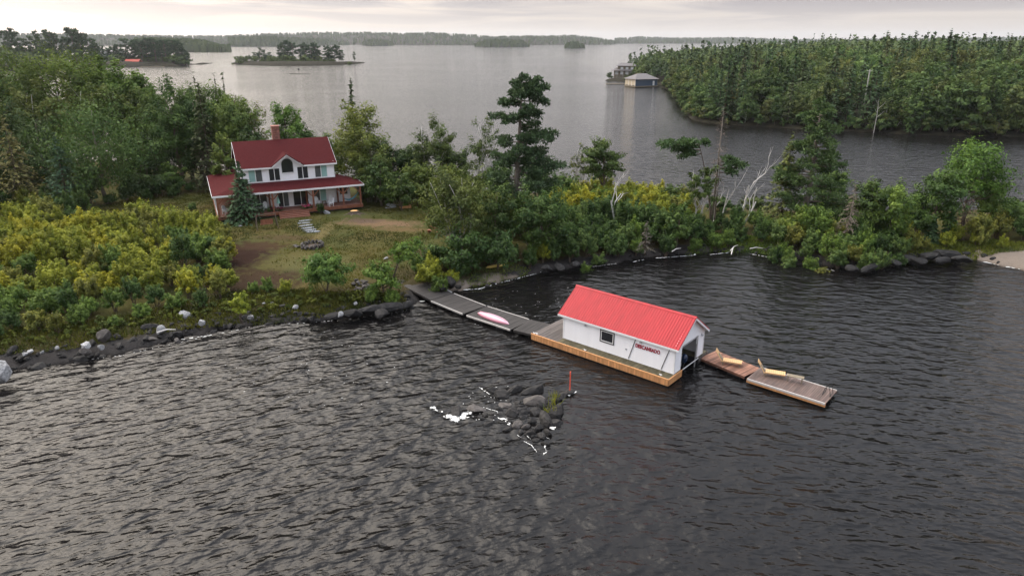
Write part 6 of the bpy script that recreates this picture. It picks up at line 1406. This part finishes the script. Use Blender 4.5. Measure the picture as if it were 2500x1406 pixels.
# pale leaning birch stems and a pole in that wood
for i, (u, v, vt, ln) in enumerate(((2395, 314, 258, 1.2), (2190, 308, 284, 1.4), (2135, 312, 252, -.6))):
    x, y, _ = at(u, v, 1.5); z = cross_z(x, y); h = z_at(y, vt) - z; e = thing('birch_snag', ['white leaning birch stem at the right part of the far shore wood', 'short white snag slanting from the far bank', 'white forked birch on the far bank', 'thin pale stem among the far bank spruces', 'pale bare stem left of the far bank birches'][i], 'birch', (x, y, max(z, .3)), 0)
    mb = MB(); mb.tube([(0, 0, -.3), (ln * .3, -.5, h * .5), (ln, -.8, h)], [.12, .10, .04], 5); 
    for k in range(4): f = .45 + .13 * k; s = (-1) ** k; mb.tube([(ln * .6 * f, -.5, h * f), (ln * .6 * f + s * 1.6, -1.0, h * f + 1.8)], [.06, .02], 4)
    mb.build('trunk', M['birch'], e)
x, y = 118.0, 232.0
dep = y * CP - (18 - CAM_H) * SP; x = (2127 - 1250) / FPX * dep
e = thing('utility_pole', 'pale wooden utility pole standing above the wood across the channel', 'utility pole', (x, y, cross_z(x, y)), 0)
hp = z_at(y, 170) - cross_z(x, y); MB().tube([(0, 0, -.5), (0, 0, hp)], [.24, .17], 8).build('shaft', M['pole_wood'], e); MB().box((-.9, -.08, hp - .55), (.9, .08, hp - .38)).build('crossarm', M['pole_wood'], e)

# ---- blue boathouse and the lodge on the far bank
a, b, c = at(1551, 214), at(1604, 212.5), at(1526, 209)
e = thing('far_boathouse', 'slate-blue boathouse with grey hip roof and cream bay doors on the far bank', 'boathouse', (a[0], a[1], 0), math.atan2(b[1] - a[1], b[0] - a[0]))
BL = float(np.hypot(*(b - a)[:2])); BW = 11.0
MB().box((0, 0, .7), (BL, BW, 4.3)).build('wall', M['blue_siding'], e)
MB().box((-.3, -.3, .1), (BL + .3, BW + .3, .68)).build('deck', M['bench_old'], e)
for i in range(9): MB().tube([(.2 + i * (BL - .4) / 8, -.1, -1), (.2 + i * (BL - .4) / 8, -.1, .1)], .18, 6).build('pile', M['bark'], e)
r_ = MB(); o_ = .9; P4 = [(-o_, -o_, 4.2), (BL + o_, -o_, 4.2), (BL + o_, BW + o_, 4.2), (-o_, BW + o_, 4.2), (BL * .30, BW / 2, 7.0), (BL * .70, BW / 2, 7.0)]
r_.add(P4, [(0, 1, 5, 4), (1, 2, 5), (2, 3, 4, 5), (3, 0, 4), (3, 2, 1, 0)]); r_.build('roof', M['roof_grey'], e)
MB().box((-.05, .05, .7), (-.004, BW - .05, 4.2)).build('end_wall', M['cream'], e)
for i in range(3):
    y0 = .6 + i * 3.5; MB().box((-.12, y0, .75), (-.055, y0 + 2.6, 3.7)).build('bay_door', M['cream'], e); MB().box((-.135, y0 - .25, .75), (-.06, y0 - .02, 4.0)).build('door_post', M['white_paint'], e); MB().box((-.13, y0, .3), (-.06, y0 + 2.6, 1.0)).build('bay_shade_panel', M['shade'], e)  # the last box is a dark panel painted as shade inside the bay
MB().box((BL - 3.0, -.06, .8), (BL - 1.8, -.004, 3.2)).build('door', M['white_paint'], e)
p = at(1512, 206.5); props(MB().box((-8, -1, .15), (8, 1, .5)).build('jetty', M['bench_old'], None, (p[0], p[1], 0), (0, 0, .1)), 'narrow wooden jetty beside the blue boathouse', 'jetty')
p = at(1524, 193); z0 = 2.0; e = thing('lakeside_lodge', 'two-storey grey lodge with verandas half hidden behind the blue boathouse', 'house', (p[0], p[1] + 8, z0), -.25)
MB().box((-6, 0, -3), (9, 8, 2.9)).build('ground_floor', M['bench_old'], e); MB().box((-3.5, .8, 2.9), (9, 8, 6.0)).build('upper_floor', M['bench_old'], e)
for (x0, y0, x1, z) in ((-8, -2, 10, 3.0), (-5, -.6, 10, 6.0)):
    m_ = MB(); m_.add([(x0, y0, z), (x1, y0, z), (x1, 9, z), (x0, 9, z), (x0 + 3, 4, z + 1.7), (x1 - 3, 4, z + 1.7)], [(0, 1, 5, 4), (1, 2, 5), (2, 3, 4, 5), (3, 0, 4), (3, 2, 1, 0)]); m_.build('roof', M['roof_grey'], e)
for k in range(4):
    MB().box((-5 + k * 3.4, -.06, .4), (-3 + k * 3.4, -.004, 2.5)).build('window', M['white_paint'], e)
    if k > 0: MB().box((-5 + k * 3.4, .72, 3.6), (-3.2 + k * 3.4, .795, 5.2)).build('window', M['white_paint'], e)
for k in range(5): MB().tube([(-7.6 + k * 4, -1.7, -2), (-7.6 + k * 4, -1.7, 3.0)], .15, 6).build('post', M['pole_wood'], e)

# ================================================================ ISLANDS OUT ON THE LAKE
def isl_z(poly, prof, x, y): return float(np.interp(sdist([(x, y)], poly)[0], *prof))
def far_pine(seed, h):
    rng = np.random.default_rng(seed); br = [(f, rng.uniform(0, 360), (1.0 + 3.6 * (1 - abs(f - .6))) * rng.uniform(.5, 1.1), rng.uniform(-.05, .15)) for f in rng.uniform(.28, .99, 34)]
    Q, T, mb = pine_data(seed, h, 6, br, tufts=4, per=9, size=.66, trunk_r=.3); return quad_mesh('pine_tree', Q, M['needle'], T, (mb, M['bark']))
PINES = [far_pine(400 + i, 20) for i in range(5)]
IPROF = ([-6, -1.5, 0, 2, 8, 24], [-3, -.6, 0, 1.2, 2.6, 4.0]); ri = random.Random(5)
def put(me, u, v, Y, h0, label, cat, group, name, poly, prof, color=WHITE, wide=1.0):
    z1 = z_at(Y, v); dep = Y * CP - (z1 - CAM_H) * SP; x = (u - 1250) / FPX * dep; z = max(isl_z(poly, prof, x, Y), .2); s = (z1 - z) / h0
    if s < .15: return
    o = link(name, me, None, (x, Y, z - .3), (0, 0, ri.uniform(0, 6.28)), (s * wide, s * wide, s)); o.color = color; props(o, label, cat, group)
y0 = 770
for u, v in ((632, 117), (645, 122), (658, 128), (690, 101), (700, 99), (712, 104), (682, 112), (735, 109), (745, 106), (757, 107), (768, 105), (775, 120), (795, 113), (803, 115), (815, 111), (825, 113), (832, 125), (620, 128), (608, 134), (575, 138)):
    put(ri.choice(PINES), u, v, y0 + ri.uniform(-6, 8), 20, 'tall pine standing on the small wooded island', 'pine', 'pines on the small wooded island', 'pine_tree', MID_ISL, IPROF, (.9, 1, 1, 1), ri.uniform(1.0, 1.5))
put(PINES[0], 864, 127, 771, 20, 'lone pine at the bare tip of the small wooded island', 'pine', None, 'pine_tree', MID_ISL, IPROF, WHITE, .9)
for i in range(100):
    u = ri.uniform(572, 850); put(FP['bush'][ri.randrange(5)], u, ri.uniform(134, 149) + (8 if u > 820 else 0), ri.uniform(752, 782), 4, 'grey-green bush on the small wooded island', 'shrub', 'bushes on the small wooded island', 'island_bush', MID_ISL, IPROF, (1.1, 1.15, 1, 1), 1.2)
for i in range(70):
    u = ri.uniform(566, 862); put(FP['bush'][ri.randrange(5)], u, ri.uniform(147, 154), ri.uniform(747, 758), 4, 'low waterside bush round the small wooded island', 'shrub', 'waterside bushes of the small wooded island', 'island_bush', MID_ISL, IPROF, (1.0, 1.05, .95, 1), 1.6)
IP2 = ([-6, -1.5, 0, 2, 8, 30], [-3, -.6, 0, 1.2, 3.0, 6.0])
for u, v in ((301, 95), (275, 112), (285, 110), (330, 97), (340, 100), (352, 95), (360, 94), (372, 93), (385, 100), (398, 98), (405, 97), (418, 98), (428, 99), (438, 106), (448, 122), (390, 108), (318, 106), (265, 116), (245, 112), (225, 108), (455, 126)):
    put(ri.choice(PINES), u, v, 728 + ri.uniform(-10, 14), 20, 'tall pine on the island with the red-roofed boathouse', 'pine', 'pines on the boathouse island', 'pine_tree', LEFT_ISL, IP2, (.9, 1, 1, 1), ri.uniform(1.1, 1.6))
for i in range(90):
    ub = ri.uniform(180, 452); put(FP['bush'][ri.randrange(5)], ub, ri.uniform(128, 150), ri.uniform(724, 745) if 285 < ub < 400 else ri.uniform(708, 745), 4, 'dark bush on the island with the red-roofed boathouse', 'shrub', 'bushes on the boathouse island', 'island_bush', LEFT_ISL, IP2, (.9, 1.05, .95, 1), 1.3)
p = at(323, 162); e = thing('island_boathouse', 'small white boathouse with faded red roof on the island', 'boathouse', (p[0], p[1] - 1, 0), -.1)
MB().box((-7, 0, .3), (7, 8, 3.4)).build('wall', M['white_paint'], e); r_ = MB(); r_.slab([(-7.6, -.6, 3.3), (7.6, -.6, 3.3), (7.6, 4, 6.4), (-7.6, 4, 6.4)], .15); r_.slab([(7.6, 8.6, 3.3), (-7.6, 8.6, 3.3), (-7.6, 4, 6.4), (7.6, 4, 6.4)], .15); r_.build('roof', M['red_roof'], e)
MB().box((-2, -.05, .4), (1.5, -.004, 2.8)).build('door', M['boat_grey'], e)
p = at(372, 164.5); props(MB().box((-11, -1.2, .1), (11, 1.2, .55)).build('jetty', M['bench_old'], None, (p[0], p[1], 0)), 'long low wooden jetty beside the island boathouse', 'jetty')
for i, (u, v, w_) in enumerate(((405, 148, 5), (262, 124, 12))):
    Y = 742; z = z_at(Y, v); dep = Y * CP - (z - CAM_H) * SP; x = (u - 1250) / FPX * dep; e = thing('cottage', ['small white cottage among the pines of the boathouse island', 'white-roofed building glimpsed behind the boathouse island'][i], 'house', (x, Y, z - 4), .2)
    MB().box((-w_, 0, -3), (w_, 6, 3)).build('wall', M['white_paint'], e); m_ = MB(); m_.slab([(-w_ - .5, -.5, 2.9), (w_ + .5, -.5, 2.9), (w_ + .5, 3, 4.6), (-w_ - .5, 3, 4.6)], .1); m_.slab([(w_ + .5, 6.5, 2.9), (-w_ - .5, 6.5, 2.9), (-w_ - .5, 3, 4.6), (w_ + .5, 3, 4.6)], .1); m_.build('roof', M['boat_grey'], e)
# wooded headland behind the left wood
HP = ([-6, -1.5, 0, 2, 10, 40, 90], [-3, -.6, 0, 1.2, 4, 9, 12])
for u, v, Y in ((18, 70, 640), (35, 78, 640), (5, 76, 650), (70, 88, 640), (85, 77, 645), (105, 75, 640), (120, 80, 642), (132, 84, 645), (170, 69, 640), (178, 72, 642), (190, 82, 640), (210, 84, 636), (150, 92, 640), (55, 95, 636), (220, 95, 634), (-30, 80, 640), (-60, 85, 650), (230, 102, 632), (100, 98, 632), (40, 98, 632)):
    put(ri.choice(PINES), u, v, Y, 20, 'tall wind-bent pine on the headland behind the left wood', 'pine', 'pines on the headland', 'pine_tree', HEAD, HP, (.95, 1, .95, 1), ri.uniform(.7, 1.0))
hd = []
while len(hd) < 420:
    x, y = ri.uniform(-560, -370), ri.uniform(560, 720)
    if sdist([(x, y)], HEAD)[0] > 2: hd.append((x, y, isl_z(HEAD, HP, x, y), 'aspen' if ri.random() < .5 else 'spruce', ri.uniform(.6, 1.0)))
canopy(hd, 'distant_wood', M['far_leaf'], 45, .95, 5, (1.1, 1.15, 1.05, 1))
# navigation mark on its reef
p = at(730, 180.5); e = thing('reef_marker', 'small dark day-mark post on a low reef out on the lake', 'marker', (p[0], p[1], 0), 0)
MB().tube([(0, 0, 0), (0, 0, 3.2)], .18, 6).build('post', M['bark'], e); MB().box((-.7, -.1, 2.6), (.7, .1, 3.8)).build('board', M['black'], e)

# ================================================================ FAR SHORES
def far_shore(prof_px, depth, seed, ntree, th, color, leafs=1):
    """wooded ridge: (u, waterline row, skyline row) from left to right"""
    rng = np.random.default_rng(seed); U = np.array([p[0] for p in prof_px], float); VW = np.array([p[1] for p in prof_px]); VT = np.array([p[2] for p in prof_px])
    us = np.linspace(U[0], U[-1], 90); F0 = []; TOP = []
    for u in us:
        f = at(u, np.interp(u, U, VW)); Yb = f[1] + depth; z = z_at(Yb, np.interp(u, U, VT)) - th; xb = f[0] * Yb / f[1]
        F0.append(f); TOP.append((xb, Yb, max(z, 1.0) + rng.normal(0, .8)))
    F0 = np.array(F0); TOP = np.array(TOP); rows = []
    for s, k in ((-.02, -.03), (0, 0.0), (.06, .14), (.4, .55), (1.0, 1.0), (1.5, .9), (2.2, .1)):
        r = F0 + (TOP - F0) * s; r[:, 2] = TOP[:, 2] * k + (0 if s > 0 else -.3); rows.append(r)
    V = np.concatenate(rows); n = len(us)
    mb = MB(); mb.add(V, [(a * n + i, a * n + i + 1, (a + 1) * n + i + 1, (a + 1) * n + i) for a in range(6) for i in range(n - 1)])
    props(mb.build('far_hill', M['forest_floor'], smooth=True), kind='structure')
    # trees: slim cones and rounded crowns, one mass
    i = rng.random(ntree) * (n - 1); j = i.astype(int); fr = (i - j)[:, None]; s = np.concatenate([rng.random(ntree // 2) ** 1.5 * 1.0, np.full(ntree - ntree // 2, 1.0) - rng.random(ntree - ntree // 2) * .12])
    s = np.clip(s, .015, 1.0)
    f = F0[j] * (1 - fr) + F0[j + 1] * fr; t = TOP[j] * (1 - fr) + TOP[j + 1] * fr; P = f + (t - f) * s[:, None]
    P[:, 2] = t[:, 2] * np.interp(s, [0, .06, .4, 1.0], [0, .14, .55, 1.0]) - .5
    h = th * rng.uniform(.55, 1.35, ntree); con = rng.random(ntree) < .5; w = np.where(con, h * .22, h * .42)
    a = rng.random(ntree) * 6.28; QQ = []; 
    for k in range(3):
        ak = a + k * math.pi / 3 * 2; d = np.stack([np.cos(ak), np.sin(ak), np.zeros(ntree)], 1) * w[:, None]; up = np.zeros((ntree, 3)); up[:, 2] = h
        d2 = np.stack([np.cos(ak + 2.094), np.sin(ak + 2.094), np.zeros(ntree)], 1) * w[:, None]
        tp = np.where(con, .06, .62)[:, None]
        QQ.append(np.stack([P + d, P + d2, P + d2 * tp + up, P + d * tp + up], 1))
    Q = np.concatenate(QQ); T = np.tile(np.clip(.5 * rng.random(ntree) + np.where(con, 0, .3), 0, 1), 3)
    o = link('distant_wood', quad_mesh('distant_wood', Q, M['far_leaf'], T)); o.color = color; props(o, kind='stuff')
FC = (.95, 1.0, 1.0, 1)
far_shore([(-700, 112, 82), (0, 112, 82), (220, 113, 84), (330, 112, 86), (480, 110, 88), (560, 110, 88), (640, 110, 83), (760, 110, 79), (900, 110, 79), (1000, 111, 82), (1060, 111, 79), (1140, 111, 85), (1200, 111, 89), (1290, 111, 88), (1400, 110, 86), (1460, 110, 92), (1490, 109.5, 98), (1502, 109.5, 109)], 700, 1, 6500, 13, FC)
far_shore([(1500, 107.5, 94), (1560, 107, 90), (1640, 107, 93), (1760, 107, 92), (1820, 107, 92), (1900, 106, 96), (2060, 106, 97), (2200, 106, 94), (2350, 106, 94), (2500, 106, 90), (2900, 106, 88)], 900, 2, 5200, 14, FC)
far_shore([(330, 127, 95), (400, 127, 94), (480, 128, 96), (520, 128, 104), (545, 128, 114), (562, 127.5, 127)], 110, 3, 1300, 11, (1, 1.05, .95, 1))
far_shore([(560, 115, 92), (640, 115, 88), (740, 114, 93), (800, 112, 97), (835, 111, 104), (852, 110.5, 110)], 150, 4, 1300, 12, FC)
far_shore([(885, 112, 102), (905, 113, 95), (940, 113, 96), (962, 112, 106)], 60, 5, 260, 10, FC)
far_shore([(1160, 115, 106), (1185, 116, 97), (1240, 116, 96), (1275, 116, 99), (1292, 115, 111)], 60, 6, 420, 10, FC)
far_shore([(1380, 118.5, 110), (1392, 119, 101), (1412, 119, 102), (1426, 118.5, 113)], 40, 7, 160, 10, (.9, .95, .95, 1))

# ================================================================ HAZE
hz = bpy.data.materials.new('lake_haze'); hz.use_nodes = True; t = hz.node_tree; t.nodes.clear()
pv = N(t, 'ShaderNodeVolumePrincipled'); pv.inputs['Color'].default_value = (.90, .94, 1.0, 1); pv.inputs['Density'].default_value = .00005; pv.inputs['Anisotropy'].default_value = .35
mo_ = N(t, 'ShaderNodeOutputMaterial'); t.links.new(pv.outputs[0], mo_.inputs['Volume'])
hb = MB().box((-8800, -590, -5), (8800, 11800, 125)).build('haze', hz); props(hb, kind='stuff')
